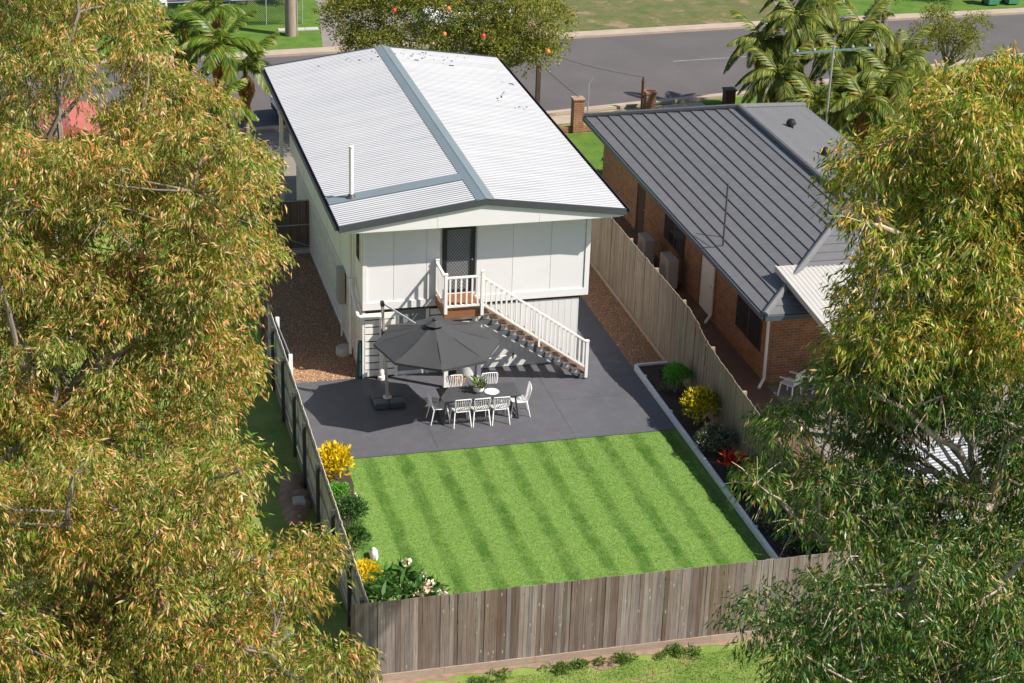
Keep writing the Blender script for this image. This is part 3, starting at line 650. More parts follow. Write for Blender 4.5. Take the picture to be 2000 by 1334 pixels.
for k in range(8):
    a, b = [hub.lerp(rim[q % 8], .16)+Vector((0,0,.08)) for q in (k, k+1)]; tp = hub+Vector((0,0,.1)); ct.add([tp, a, b, tp-Vector((0,0,.004)), a-Vector((0,0,.004)), b-Vector((0,0,.004))], [(0,1,2),(5,4,3),(1,4,5,2)])
ct.build('canopy_vent', M['canopy'], U_)
MB().lathe(hub+Vector((0,0,.09)), [(.05,0),(.055,.03),(.02,.06)], 12).build('finial', M['black'], U_, True)
st_ = MB(); st_.bar(rim[4].lerp(hub,.12)+Vector((.0,-.3,.02)), rim[4].lerp(hub,.3)+Vector((0,-.24,.075)), .05, .01); 

# ------------------------------------------------------------------ dining set
T2 = thing('dining_table', 'long charcoal outdoor dining table with slanted legs', 'table', (2.7,-3.02,0))
TX0, TX1, TY0, TY1 = 1.6, 3.8, -3.33, -2.48
for i in range(5):
    w5 = (TY1-TY0)/5; MB().box(TX0, TX1, TY0+i*w5+.0015, TY0+(i+1)*w5-.0015, .722, .75).build('table_plank', M['table'], T2)
MB().box(TX0+.1, TX1-.1, TY0+.06, TY1-.06, .66, .72).build('apron', M['table'], T2)
for x, dx in ((TX0+.14, -.1), (TX1-.14, .1)):
    for y, dy in ((TY0+.1, -.03), (TY1-.1, .03)):
        MB().bar((x, y, .7), (x+dx, y+dy, .012), .07, .05).build('leg', M['table'], T2)
    MB().bar((x+dx*.9, TY0+.09, .08), (x+dx*.9, TY1-.09, .08), .04, .04).build('leg_crossbar', M['table'], T2)
def make_chair():
    """faces +y, origin on the floor under the seat centre"""
    r = thing('dining_chair', 'white slatted chair', 'chair')
    for sx in (-1, 1):
        MB().tube([(sx*.2,.2,.45),(sx*.225,.24,.22),(sx*.245,.27,.0)], [.019,.017,.013], 8).build('leg', M['chair'], r, True)
        MB().tube([(sx*.2,-.17,.45),(sx*.225,-.22,.22),(sx*.245,-.27,.0)], [.019,.017,.013], 8).build('leg', M['chair'], r, True)
    fr = MB(); pts = [(-.19,-.19,.45),(-.225,0,.445),(-.22,.2,.45),(-.16,.235,.45),(.16,.235,.45),(.22,.2,.45),(.225,0,.445),(.19,-.19,.45),(-.19,-.19,.45)]
    fr.tube(pts, .014, 6); fr.build('seat_frame', M['chair'], r, True)
    for i in range(8):
        x = -.175+i*.05; MB().bar((x,-.19,.452), (x*1.08,.225,.45), .022, .01).build('seat_slat', M['chair'], r)
    bf = MB(); top = [(-.16,-.19,.45),(-.2,-.235,.62),(-.23,-.275,.82),(-.215,-.285,.86),(0,-.3,.865),(.215,-.285,.86),(.23,-.275,.82),(.2,-.235,.62),(.16,-.19,.45)]
    bf.tube(top, .014, 6); bf.build('back_frame', M['chair'], r, True)
    for i in range(8):
        f = (i-3.5)/3.5; MB().tube([(f*.13,-.185,.455),(f*.165,-.24-.012*(1-abs(f)),.63),(f*.195,-.298+.01*abs(f),.862)], .0085, 5).build('back_slat', M['chair'], r, True)
    return r
GR = 'white slatted chairs around the dining table'
spots = [(2.12,-3.28,0,'left chair of the three on the near side of the dining table'),
         (2.65,-3.30,.02,'middle chair of the three on the near side of the dining table'),
         (3.2,-3.32,-.03,'right chair of the three on the near side of the dining table'),
         (1.56,-2.98,-math.pi/2+.05,'white chair at the left end of the dining table'),
         (3.86,-2.98,math.pi/2-.1,'white chair at the right end of the dining table'),
         (2.22,-2.32,math.pi,'white chair on the far side of the table left of the potted plant'),
         (3.22,-2.35,math.pi,'white chair on the far side of the table behind the round tray')]
c0 = make_chair()
for i, (x, y, rz, lb) in enumerate(spots):
    c = c0 if i == 0 else copy_tree(c0)
    c.location = (x, y, .012); c.rotation_euler = (0, 0, rz); c['label'] = lb; c['group'] = GR
t = thing('potted_plant', 'leafy variegated plant in a white pot on the dining table', 'plant', (2.7,-2.9,.75))
MB().lathe((2.7,-2.9,.75), [(.085,0),(.13,.03),(.155,.1),(.14,.17),(.125,.18),(.115,.17),(.01,.16)], 22).build('pot', M['pot'], t, True)
for i in range(34):
    a = i*2.4; l_ = .2+.14*random.random(); d = np.array([[math.cos(a)*.9, math.sin(a)*.9, .35+.7*random.random()]])
    p0 = np.array([[2.7, -2.9, .92]]); 
    link('large_leaf', leaf_mesh('large_leaf', p0+d*.05, d, np.array([l_]), np.array([.085]), M['pot_leaf'], .5), None, t)
t = tag(MB().lathe((3.06,-2.98,.75), [(.19,0),(.205,.012),(.2,.018),(.17,.008),(.02,.007)], 28).build('round_tray', M['pot'], None, True), 'round white tray lying on the dining table beside the plant', 'tray')

# ------------------------------------------------------------------ fences
def paling_mesh(nm, mt, w_=.094, t_=.016):
    me = MB().box(-w_/2, w_/2, -t_/2, t_/2, 0, 1).mesh(nm, mt); return me
def palings(parent, me, pts, tops, bot, ang, jit=.006, name='paling'):
    for (x, y), zt in zip(pts, tops):
        o = bpy.data.objects.new(name, me); COL.objects.link(o); adopt(o, parent)
        h = zt-bot+random.uniform(-.008, .008)
        nx, ny = -math.sin(ang), math.cos(ang); j = random.choice((-1, 1))*jit*.5+random.uniform(-.002, .002)
        o.location = (x+nx*j, y+ny*j, bot); o.rotation_euler = (random.uniform(-.004,.004), random.uniform(-.004,.004), ang+random.uniform(-.02,.02)); o.scale = (random.uniform(.95,1.06), 1, h)
FB = thing('back_fence', 'long brown weathered paling fence closing the back of the yard', 'fence', (3,-14.25,0))
n = 126; bx0, bx1 = -2.86, 9.6
xsb = [bx0 + (i+.5)*(bx1-bx0)/n for i in range(n)]
palings(FB, paling_mesh('paling', M['fence_back'], .0965), [(x, -14.31) for x in xsb], [1.67]*n, -.185, 0.)
k = 6
for i in range(k):
    a = bx0+i*(bx1-bx0)/k; MB().box(a+.003, a+(bx1-bx0)/k-.003, -14.345, -14.30, -.37, -.19).build('plinth_board', M['plinth'], FB)
for z in (.25, .85, 1.38): MB().box(bx0, bx1, -14.27, -14.235, z, z+.07).build('rail', M['fence_left'], FB)
for i in range(6): x = bx0+.2+i*2.4; MB().box(x, x+.1, -14.234, -14.14, -.1, 1.5).build('post', M['fence_left'], FB)
FR = thing('right_fence', 'tall pale paling fence between the patio and the neighbouring house', 'fence', (8.95,-3,0))
ky = [9.0,5.5,-1.0,-2.1,-3.0,-3.3,-4.0,-5.1,-6.4,-8.2,-14.2]; kz = [2.33,2.34,2.43,2.45,2.32,2.2,2.1,2.02,1.96,1.88,1.66]
n = 232; ys = [9.0-(i+.5)*23.15/n for i in range(n)]
palings(FR, paling_mesh('paling', M['fence_right'], .098), [(8.95, y) for y in ys], [float(np.interp(-y, [-q for q in ky], kz))+random.uniform(-.012,.012) for y in ys], .12, math.pi/2, .008)
for i in range(9):
    a = -14.1+i*2.56; MB().box(8.9, 8.935, a, a+2.55, .0, .14).build('plinth_board', M['plinth'], FR)
for dz in (-.25, -.95, -1.7):
    q = MB()
    for a, b, za, zb in zip(ky, ky[1:], kz, kz[1:]): q.bar((8.985,a,za+dz), (8.985,b,zb+dz), .035, .07)
    q.build('rail', M['fence_right'], FR)
for i in range(10): y = -14+i*2.5; MB().box(9.005, 9.1, y, y+.09, -.05, float(np.interp(-y, [-q for q in ky], kz))-.06).build('post', M['fence_right'], FR)
FL = thing('left_fence', 'grey paling fence with dark posts on the left of the yard', 'fence', (-2.5,-7,0))
def ztl(y): return 1.92 if y > -2 else 1.92-.24*(-2-y)/12.3
n = 160; ys = [1.5-(i+.5)*15.7/n for i in range(n)]
palings(FL, paling_mesh('paling', M['fence_left'], .097), [(-2.47, y) for y in ys], [ztl(y) for y in ys], .1, math.pi/2, .005)
for y in [-.17+2.05, -.17,-2.16,-4.22,-5.95,-8.09,-10.31,-12.52,-14.1]:
    MB().box(-2.62, -2.535, y-.045, y+.045, -.03, ztl(y)-.01).build('post', M['post_dark'], FL, bevel=.005)
for dz in (-.2, -.9, -1.55):
    MB().bar((-2.505, 1.5, ztl(1.5)+dz), (-2.505, -2, ztl(-2)+dz), .04, .075).bar((-2.505, -2, ztl(-2)+dz), (-2.505, -14.2, ztl(-14.2)+dz), .04, .075).build('rail', M['fence_left'], FL)
for i in range(6): a = -14.2+i*2.6; MB().box(-2.53, -2.485, a, a+2.59, -.03, .1).build('plinth_board', M['plinth'], FL)
SG = thing('side_gate', 'brown timber side gate with metal frame beside the house', 'gate', (-.75,9.8,0))
gm = paling_mesh('gate_board', M['gate'], .1)
gx = [-1.75+.105*i for i in range(18)]
for x in gx:
    o = bpy.data.objects.new('gate_board', gm); COL.objects.link(o); adopt(o, SG); o.location = (x, 9.82, .12); o.scale = (1,1,1.72)
for a, b in (((-1.8,9.8,.12),(-1.8,9.8,1.85)), ((.08,9.8,.12),(.08,9.8,1.85)), ((-1.8,9.8,1.82),(.08,9.8,1.82)), ((-1.8,9.8,.98),(.08,9.8,.98)), ((-1.8,9.8,.15),(.08,9.8,.15)), ((-1.75,9.8,.92),(.05,9.8,.2))):
    MB().tube([a, b], .018, 8).build('frame_tube', M['galv'], SG, True)
MB().box(-1.85, .12, 9.7, 9.9, -.02, .07).build('threshold', M['concrete'], SG)
# leaning panel at left fence
t = thing('leaning_panel', 'narrow grey metal sheet with white ends inside the left fence', 'panel', (-2.25,-.6,0))
MB().bar((-2.36,-2.15,1.0), (-2.42,.25,1.0), .02, 1.9).build('sheet', M['galv'], t)
for y in (-2.2, .3): MB().box(-2.41, -2.31, y-.05, y+.05, .012, 1.98).build('end_post', M['white_paint'], t)

# ------------------------------------------------------------------ raised garden edge
GE = thing('garden_edging', 'pale painted sleeper edging around the right garden bed', 'edging', (7.95,-7,0))
def ex(y): return 7.90 + (-.9-y)*.006
yb_ = [-.88-i*2.22 for i in range(7)]
for a, b in zip(yb_, yb_[1:]):
    b = max(b, -14.2); MB().bar((ex(a), a-.004, .09), (ex(b), b+.004, .09), .075, .2).build('sleeper', M['sleeper'], GE, bevel=.006)
MB().box(7.945, 8.9, -.9, -.835, -.01, .19).build('sleeper', M['sleeper'], GE, bevel=.006)
for y in (-1.6,-3.9,-6.0,-8.3,-10.4,-12.6): MB().box(ex(y)+.04, ex(y)+.1, y-.05, y+.05, .0, .17).build('stake', M['sleeper'], GE, bevel=.005)

# ------------------------------------------------------------------ plants
def clump_leaves(cs, rs, per, L, Wd, up=.2, out=.8, down=.0, fill=.45, flat=.85, spray=1, rng=RNG):
    P, Dd = [], []; jit_ = .45 if spray == 1 else .22
    for c, r in zip(cs, rs):
        k = max(8, int(per*r*r)); u = unit(rng.normal(size=(k, 3))); u[:, 2] = np.where(rng.random(k) < .72, np.abs(u[:, 2]), u[:, 2])
        rad = r*(fill+(1-fill)*rng.random(k)**.5); p = np.array(c)[None]+u*rad[:, None]*np.array([1,1,flat])
        if spray > 1:
            d0 = unit(u*.6+rng.normal(0, .5, (k, 3))+np.array([0,0,-.25])); t_ = np.linspace(0, 1, spray)
            pp = p[:, None]+d0[:, None]*(t_[None, :, None]*.26); u2 = np.repeat(u[:, None], spray, 1)
            p = pp.reshape(-1, 3)+rng.normal(0, .02, (k*spray, 3)); u = (u2+rng.normal(0, .75, (k, 1, 3))).reshape(-1, 3); k *= spray
        d = u*out+rng.normal(0, jit_, (k, 3))+np.array([0,0,up-down]); P.append(p); Dd.append(d)
    P = np.concatenate(P); Dd = np.concatenate(Dd); n = len(P)
    return P, Dd, rng.uniform(L*.65, L*1.3, n), rng.uniform(Wd*.7, Wd*1.3, n)
def shrub(name, label, cat, x, y, r, h, mt, L, Wd, per=900, nc=9, z=0, up=.4, stems=True, group=None, out=.8):
    t = thing(name, label, cat, (x, y, z), group=group); cs, rs = [], []
    for i in range(nc):
        a = 2.4*i; q = r*.55*math.sqrt((i+.5)/nc); cs.append((x+q*math.cos(a), y+q*math.sin(a), z+h*(.62-.3*(q/r))+random.uniform(-.05,.05)*h)); rs.append(r*random.uniform(.45,.6))
    link('foliage', leaf_mesh('foliage', *clump_leaves(cs, rs, per, L, Wd, up, out, 0, .3, min(1.2, h/(2*r)*1.3)), mt), None, t, kind='stuff')
    if stems:
        s_ = MB()
        for c in cs[:6]: s_.tube([(x+random.uniform(-.04,.04), y+random.uniform(-.04,.04), z-.02), ((x+c[0])/2, (y+c[1])/2, z+h*.25), c], [.018,.014,.006], 5)
        s_.build('stems', M['bark_dark'], t, True)
    return t
def tuft(name, label, x, y, z, n, L, Wd, mt, spread=.8, cat='plant'):
    t = thing(name, label, cat, (x, y, z)); a = RNG.uniform(0, 6.28, n); s_ = RNG.uniform(.1, 1, n)**.6*spread
    D_ = np.column_stack([np.cos(a)*s_, np.sin(a)*s_, RNG.uniform(.5, 1, n)]); P_ = np.tile([[x, y, z]], (n, 1))+D_*.02
    link('blades', leaf_mesh('blades', P_, D_, RNG.uniform(L*.7, L*1.2, n), np.full(n, Wd), mt, .3), None, t, kind='stuff'); return t
shrub('round_shrub', 'bright green rounded shrub nearest the patio in the right bed', 'shrub', 8.5,-2.75,.48,1.05, M['shrub_bright'], .08,.024, 4200, z=.1, up=.7)
tuft('spiky_plant', 'small pale spiky plant beside the bright green shrub', 8.2,-2.6,.12, 60, .32,.018, M['spiky'], 1.0)
shrub('groundcover_tuft', 'small dark green tuft at the corner of the right bed', 'plant', 8.4,-1.6,.16,.22, M['shrub_green'], .06,.018, 5200, 4, z=.1)
shrub('croton_bush', 'green and yellow croton bush in the right bed against the fence', 'shrub', 8.45,-4.8,.62,1.3, M['dull_croton'], .12,.045, 2200, z=.1, up=.6)
shrub('grey_leaf_shrub', 'dark grey leaved shrub in front of the croton in the right bed', 'shrub', 8.35,-6.35,.58,.85, M['dark_shrub'], .08,.035, 2800, 14, z=.1)
for i, (x, y, lb) in enumerate(((8.38,-7.75,'red cordyline at the middle of the right bed'), (8.75,-8.0,'smaller red cordyline half hidden by gum leaves in the right bed'))):
    tuft('red_cordyline', lb, x, y, .4, 60 if i == 0 else 36, .52 if i == 0 else .36, .085, M['red_leaf'], 1.1)
shrub('croton_bush', 'yellow croton partly hidden behind the gum leaves in the right bed', 'shrub', 8.5,-9.1,.5,1.15, M['dull_croton'], .1,.035, 2400, z=.1, up=.6)
shrub('grey_leaf_shrub', 'dark leaved shrub beyond the second croton in the right bed', 'shrub', 8.4,-10.6,.42,.7, M['dark_shrub'], .07,.03, 3200, z=.1)
shrub('grey_leaf_shrub', 'low dark shrub near the back corner of the right bed', 'shrub', 8.45,-11.6,.3,.4, M['dark_shrub'], .07,.03, 3200, z=.1)
shrub('grey_leaf_shrub', 'low mixed shrub just past the red cordylines in the right bed', 'shrub', 8.25,-8.5,.38,.55, M['shrub_green'], .08,.03, 3600, z=.1)
shrub('croton_bush', 'small croton among the dark shrubs toward the back of the right bed', 'shrub', 8.65,-10.0,.3,.7, M['dull_croton'], .1,.04, 2800, z=.1, up=.6)
shrub('green_shrub', 'leafy green shrub at the far back of the right bed', 'shrub', 8.6,-12.4,.36,.7, M['shrub_green'], .09,.03, 3000, z=.1)
tuft('spiky_plant', 'pale spiky plant at the back fence end of the right bed', 8.35,-13.2,.12, 80, .42,.02, M['spiky'], 1.1)
shrub('croton_bush', 'large bright yellow croton bush beside the left fence', 'shrub', -1.84,-5.95,.56,1.25, M['yellow_croton'], .14,.06, 1900, 13, up=.7)
shrub('green_shrub', 'small mid green shrub below the large yellow croton', 'shrub', -1.95,-7.05,.36,.65, M['shrub_bright'], .08,.028, 3600)
shrub('green_shrub', 'tall dark green shrub along the left fence', 'shrub', -1.85,-8.5,.48,1.2, M['shrub_green'], .1,.032, 2600, 12)
shrub('green_shrub', 'dark green shrub next to the white stone on the left', 'shrub', -1.95,-9.6,.4,.95, M['shrub_green'], .1,.032, 2600, 10)
shrub('croton_bush', 'small bright yellow croton near the left back corner', 'shrub', -1.98,-11.2,.38,.95, M['yellow_croton'], .12,.05, 2400, 9, up=.7)
tuft('fine_grass_clump', 'fine bright green grassy mound at the lawn edge', -1.45,-11.0,.0, 700, .42,.008, M['shrub_bright'], .9)
for (x, y, r, lb) in ((-1.5,-9.75,.17,'long white stone at the edge of the left bed'), (-1.45,-7.0,.1,'small white stone by the first green shrub')):
    q = MB(); q.lathe((x, y, -.02), [(r*.5,0),(r*.62,.08),(r*.55,.2),(r*.2,.27)], 9, 1, 2.0); o = q.build('white_stone', M['pot'], None, True); tag(o, lb, 'stone')
# frangipani: rosettes of large leaves, each one a part
F = thing('frangipani', 'frangipani with big glossy leaves and pink white flowers by the back fence', 'shrub', (-1.0,-12.9,0))
lm = [leaf_mesh('large_leaf', np.zeros((1,3)), np.array([[0,0,1.]]), np.array([L]), np.array([L*.26]), M['frangi'], .35) for L in (.3,.36,.42)]
heads = []
for i in range(33):
    x = -2.1+1.5*(i % 11)/10+random.uniform(-.15,.15); y = -13.6+.95*(i//11)/2+random.uniform(-.12,.12); heads.append(Vector((x, y, 1.2-.42*max(0, (x+1.4)/.8)+random.uniform(-.3,.2))))
sb = MB()
for h in heads:
    b0 = Vector((-1.15+random.uniform(-.2,.2), -13.2, 0)); sb.tube([b0, b0.lerp(h, .5)+Vector((0,0,-.1)), h], [.03,.022,.018], 6)
    for k in range(12):
        a = k*2.4+random.random(); el = random.uniform(.0, .9); d = Vector((math.cos(a)*math.cos(el), math.sin(a)*math.cos(el), math.sin(el)))
        o = bpy.data.objects.new('large_leaf', random.choice(lm)); COL.objects.link(o); adopt(o, F); o.location = h+d*.03
        o.rotation_euler = d.to_track_quat('Z', 'Y').to_euler(); o.rotation_euler.rotate_axis('Z', random.uniform(-.8,.8))
sb.build('stems', M['bark'], F, True)
for h, k in ((heads[6]+Vector((.0,-.05,.28)), 60), (heads[7]+Vector((.15,.05,.25)), 40), (heads[20]+Vector((.0,.1,.2)), 34), (heads[9]+Vector((.0,.1,.25)), 20), (heads[27]+Vector((0,.1,.25)), 16), (heads[29]+Vector((0,.1,.25)), 14)):
    c = np.array(h); P_ = c+RNG.normal(0, .06, (k, 3)); link('flower_cluster', leaf_mesh('flower_cluster', P_, RNG.normal(0,1,(k,3))+np.array([0,0,.6]), np.full(k,.09), np.full(k,.065), M['flower']), None, F, kind='stuff')
# weeds outside the back fence
def weeds(lb, x, y, rx, n):
    t = thing('weed_patch', lb, 'weeds', (x, y, -.36)); cs, rs = [], []
    for i in range(n): cs.append((x+random.gauss(0, rx*.5), y+random.gauss(0, .1), -.35+random.uniform(0, .06))); rs.append(random.uniform(.06, .15))
    link('foliage', leaf_mesh('foliage', *clump_leaves(cs, rs, 5200, .07, .022, .5, .7, 0, .2, .7), M['weed']), None, t, kind='stuff')
M['weed'] = foliage('weed_leaves', [(0,(.05,.12,.02)),(.6,(.11,.2,.035)),(1,(.24,.3,.08))], .3, .6)
weeds('widest ragged weed patch at the foot of the back fence', 2.0, -14.72, .7, 20)
weeds('ragged weed patch at the fence foot right of the widest one', 4.5, -14.66, .6, 16)
weeds('sparse weed patch between the two wider ones at the fence', 3.25, -14.7, .4, 9)
weeds('low weed patch near the left end of the back fence foot', .2, -14.8, .6, 9)
t = thing('dirt_mound', 'small mound of brown dirt beside the left fence', 'dirt mound', (-3.0,-6.3,0))
q = MB()
for i in range(9): q.lathe((-2.95+random.uniform(-.3,.2), -5.4-.25*i+random.uniform(-.1,.1), -.05), [(.32,0),(.26,.1),(.14,.17),(.02,.2)], 10, random.uniform(.8,1.2), random.uniform(.8,1.3))
q.build('soil', M['dirt'], t, True)
t = tag(MB().box(-3.02,-2.72,-7.1,-6.75,-.03,.2).build('concrete_block', M['concrete'], None, bevel=.02), 'pale concrete block at the foot of the left fence', 'block')

# ------------------------------------------------------------------ neighbouring house
N = thing('neighbour_house', 'low orange brick house with dark grey hipped tile roof', 'house', (15,5,0))
EXa, EXb, EYa, EYb, EZn, RZn = 10.72, 19.15, -3.42, 14.5, 2.6, 4.08; hw = (EXb-EXa)/2; cxn = (EXa+EXb)/2
RYa, RYb = EYa+hw, EYb-hw; NC = 13
tk = .045
for i in range(NC):
    f0, f1 = i/NC, (i+1)/NC+.012
    def ring(f, lift):
        return [(EXa+hw*f, EYa+hw*f, EZn+(RZn-EZn)*f+lift), (EXb-hw*f, EYa+hw*f, EZn+(RZn-EZn)*f+lift), (EXb-hw*f, EYb-hw*f, EZn+(RZn-EZn)*f+lift), (EXa+hw*f, EYb-hw*f, EZn+(RZn-EZn)*f+lift)]
    a, b, c = ring(f0, tk), ring(min(f1, .999), .004), ring(f0, -.0)
    for s_ in range(4):
        e = (s_+1) % 4
        MB().add([a[s_], a[e], b[e], b[s_], c[s_], c[e]], [(0,1,2,3),(4,5,1,0)]).build('tile_course', M['tile'], N)
def capline(a, b, nm='hip_cap'):
    MB().tube([Vector(a)+Vector((0,0,.05)), Vector(b)+Vector((0,0,.05))], .1, 8).build(nm, M['tile'], N)
P4 = ring(0, 0); ra, rb = (cxn, RYa, RZn), (cxn, RYb, RZn)
capline(P4[0], ra); capline(P4[1], ra); capline(P4[2], rb); capline(P4[3], rb); capline(ra, rb, 'ridge_cap')
q = [(EXa,EYa),(EXb,EYa),(EXb,EYb),(EXa,EYb)]
for i in range(4):
    (xa_, ya_), (xb_, yb2) = q[i], q[(i+1) % 4]; MB().bar((xa_, ya_, EZn-.06), (xb_, yb2, EZn-.06), .14, .14).build('gutter', M['nb_gutter'], N)
MB().box(EXa+.06, EXb-.06, EYa+.06, EYb-.06, EZn-.14, EZn-.12).build('eave_lining', M['wall_side'], N)
wx = 11.32
def wall_y(segs):
    for y0, y1 in segs: MB().box(wx, wx+.12, y0, y1, 0, EZn-.14).build('brick_wall', M['brick'], N)
wall_y([(-2.46,-1.9),(.1,2.3),(3.4,4.9),(6.9,9.0),(9.9,13.9)])
for y0, y1, z0, z1 in ((-1.9,.1,.75,2.1),(4.9,6.9,.9,2.1)):
    MB().box(wx, wx+.12, y0, y1, 0, z0).build('brick_wall', M['brick'], N); MB().box(wx, wx+.12, y0, y1, z1, EZn-.14).build('brick_wall', M['brick'], N)
    f = MB().box(wx-.03, wx+.02, y0+.01, y1-.01, z0+.01, z1-.01).build('window', M['bearer'], N); 
    for a in range(2): MB().box(wx-.04, wx-.031, y0+.06+a*(y1-y0)/2, y0+(a+1)*(y1-y0)/2-.06, z0+.07, z1-.07).build('pane', M['window'], f)
for y0, y1, mt in ((2.3,3.4,'white_paint'), (9.0,9.9,'bearer')):
    d = MB().box(wx+.04, wx+.08, y0+.01, y1-.01, 0, 2.1).build('door', M[mt], N); MB().box(wx, wx+.12, y0, y1, 2.102, EZn-.14).build('brick_wall', M['brick'], N)
    MB().tube([(wx+.0,y0+.12,1.0),(wx+.04,y0+.12,1.0)], .03, 8).build('handle', M['chrome'], d)
MB().box(wx+.13, 18.5, -2.46, -2.34, 0, EZn-.14).build('brick_wall', M['brick'], N)
MB().box(wx+.13, 18.5, 13.75, 13.9, 0, EZn-.14).build('brick_wall', M['brick'], N)
MB().box(18.4, 18.52, -2.33, 13.74, 0, EZn-.14).build('brick_wall', M['brick'], N)
MB().tube([(10.8,-2.7,2.5),(11.2,-2.6,2.3),(11.22,-2.6,.25),(10.98,-2.85,.08)], .045, 8).build('downpipe', M['pvc'], N, True)
MB().tube([(10.8,2.0,2.5),(11.25,2.0,2.3),(11.25,2.0,.25),(11.0,1.8,.08)], .045, 8).build('downpipe', M['pvc'], N, True)
def nz(x): return EZn+(RZn-EZn)*(1-abs(x-cxn)/hw)
for y in (9.6, 6.6):
    x = 16.6; q = MB().lathe((x, y, nz(x)), [(.1,-.05),(.1,.12),(.17,.14),(.17,.2),(.12,.3),(.02,.34)], 14); q.build('roof_vent', M['black'], N, True)
MB().tube([(11.2,1.35,nz(11.2)),(11.2,1.35,nz(11.2)+2.0)], .03, 8).build('antenna_mast', M['post_dark'], N)
MB().tube([(11.2,1.35,nz(11.2)+.3),(10.8,2.6,nz(10.8)+.1)], .012, 5).build('mast_stay', M['wire'], N)
# flyover awning
A = thing('patio_awning', 'pale ribbed flyover awning above the brick house corner', 'awning', (13.5,-3.5,0))
ax0, ax1, ay0, ay1 = 11.75, 17.5, -5.9, -1.5
v = []; f = []; nx = 120
for i in range(nx+1):
    x = ax0+(ax1-ax0)*i/nx; dz = .012 if (i % 3) == 0 else 0
    v += [(x, ay0, 2.95+dz), (x, ay1, 3.25+dz)]
for i in range(nx): f.append((2*i, 2*i+2, 2*i+3, 2*i+1))
me = bpy.data.meshes.new('awning_sheet'); me.from_pydata(v, [], f); me.materials.append(M['awning']); link('awning_sheet', me, None, A)
MB().box(ax0, ax1, ay0-.04, ay0-.002, 2.82, 2.99).build('front_beam', M['awning'], A)
MB().bar((ax0-.025, ay0, 2.91), (ax0-.025, ay1, 3.2), .04, .17).build('side_beam', M['awning'], A)
for x in (13.15, 16.8): MB().box(x, x+.09, ay0+.1, ay0+.19, 0, 2.93).build('post', M['terracotta'] if x < 14 else M['awning'], A)
for x in (12.3, 14.5, 16.8): MB().box(x, x+.08, ay1-.3, ay1-.22, nz(x) if x < 15 else 3.0, 3.2).build('bracket_post', M['awning'], A)
# neighbour bits
for x, y, s_, lb in ((10.75,7.0,.75,'beige air conditioner nearer the street beside the brick house'), (10.85,4.95,.85,'beige air conditioner nearer the yard beside the brick house')):
    t = thing('air_conditioner', lb, 'air conditioner', (x, y, 0), group='air conditioners beside the brick house')
    MB().box(x-.18, x+.18, y-s_/2, y+s_/2, .06, .06+s_*1.15).build('casing', M['ac'], t, bevel=.02)
    MB().lathe((0,0,0), [(s_*.33,0),(s_*.33,.01),(s_*.28,.012),(s_*.05,.014)], 18).build('fan_grille', M['galv'], t).matrix_basis = Matrix.Translation((x-.182, y, .06+s_*.55)) @ Matrix.Rotation(-math.pi/2, 4, 'Y')
    for dy in (-.25, .25): MB().box(x-.2, x+.2, y+dy-.03, y+dy+.03, 0, .058).build('foot', M['dark'], t)
def garden_chair(x, y, rz, lb):
    r = thing('garden_chair', lb, 'chair', (x, y, 0), rz, 'white garden chairs in the neighbouring yard')
    r['_w'] = 0
    for a, b in ((-.2,-.2),(.2,-.2),(-.2,.2),(.2,.2)): MB().bar((a,b,.4),(a*1.2,b*1.2,0),.04,.04).build('leg', M['white_paint'], r)
    MB().box(-.24,.24,-.23,.23,.4,.43).build('seat', M['white_paint'], r, bevel=.01); MB().bar((0,-.23,.43),(0,-.32,.85),.46,.03,(0,1,0)).build('backrest', M['white_paint'], r)
    for s_ in (-1,1): MB().bar((s_*.25,-.25,.63),(s_*.25,.22,.6),.04,.03).build('armrest', M['white_paint'], r)
    del r['_w']
garden_chair(11.75,-3.3,.6,'left white garden chair below the brick wall'); garden_chair(12.75,-3.25,-.5,'right white garden chair near the brown awning post')
# garden shed behind right tree
SH = thing('garden_shed', 'small shed with white corrugated roof seen through the right gum tree', 'shed', (12.3,-12.3,0))
v = []; f = []; ys = np.arange(-14.0,-10.3,.09/3)
for i, y in enumerate(ys):
    dz = .012*math.cos(2*math.pi*y/.09); v += [(10.9,y,1.95+dz),(13.4,y,2.12+dz)]
for i in range(len(ys)-1): f.append((2*i,2*i+1,2*i+3,2*i+2))
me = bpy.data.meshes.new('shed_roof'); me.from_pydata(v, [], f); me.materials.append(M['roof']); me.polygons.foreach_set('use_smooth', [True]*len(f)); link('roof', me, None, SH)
for (a,b,c,d) in ((11.0,13.3,-13.9,-13.86),(11.0,13.3,-10.45,-10.41),(11.0,11.04,-13.858,-10.452),(13.26,13.3,-13.858,-10.452)): MB().box(a,b,c,d,-.03,1.9).build('wall', M['tank'], SH)
MB().box(11.7,12.6,-13.93,-13.902,0,1.75).build('door', M['white_paint'], SH)
# red roofed shed + white van behind left tree
R_ = thing('red_shed', 'red metal shed glimpsed through the upper left gum tree', 'shed', (-7.3,18.5,0))
MB().box(-8.2,-6.3,17.2,20.2,0,2.0).build('wall', M['red_metal'], R_); MB().prism([(-8.3,2.0),(-6.2,2.0),(-7.25,2.4)],'y',17.0,20.4).build('roof', M['red_metal'], R_)
R_ = thing('white_awning_table', 'white flat roofed lean-to glimpsed through the left gum tree', 'lean-to', (-7,11.5,0))
MB().box(-8.2,-5.6,10.6,12.6,1.9,2.0).build('roof', M['white_paint'], R_)
for x in (-8.1,-5.75): 
    for y in (10.7,12.4): MB().box(x,x+.09,y,y+.09,0,1.9).build('post', M['white_paint'], R_)

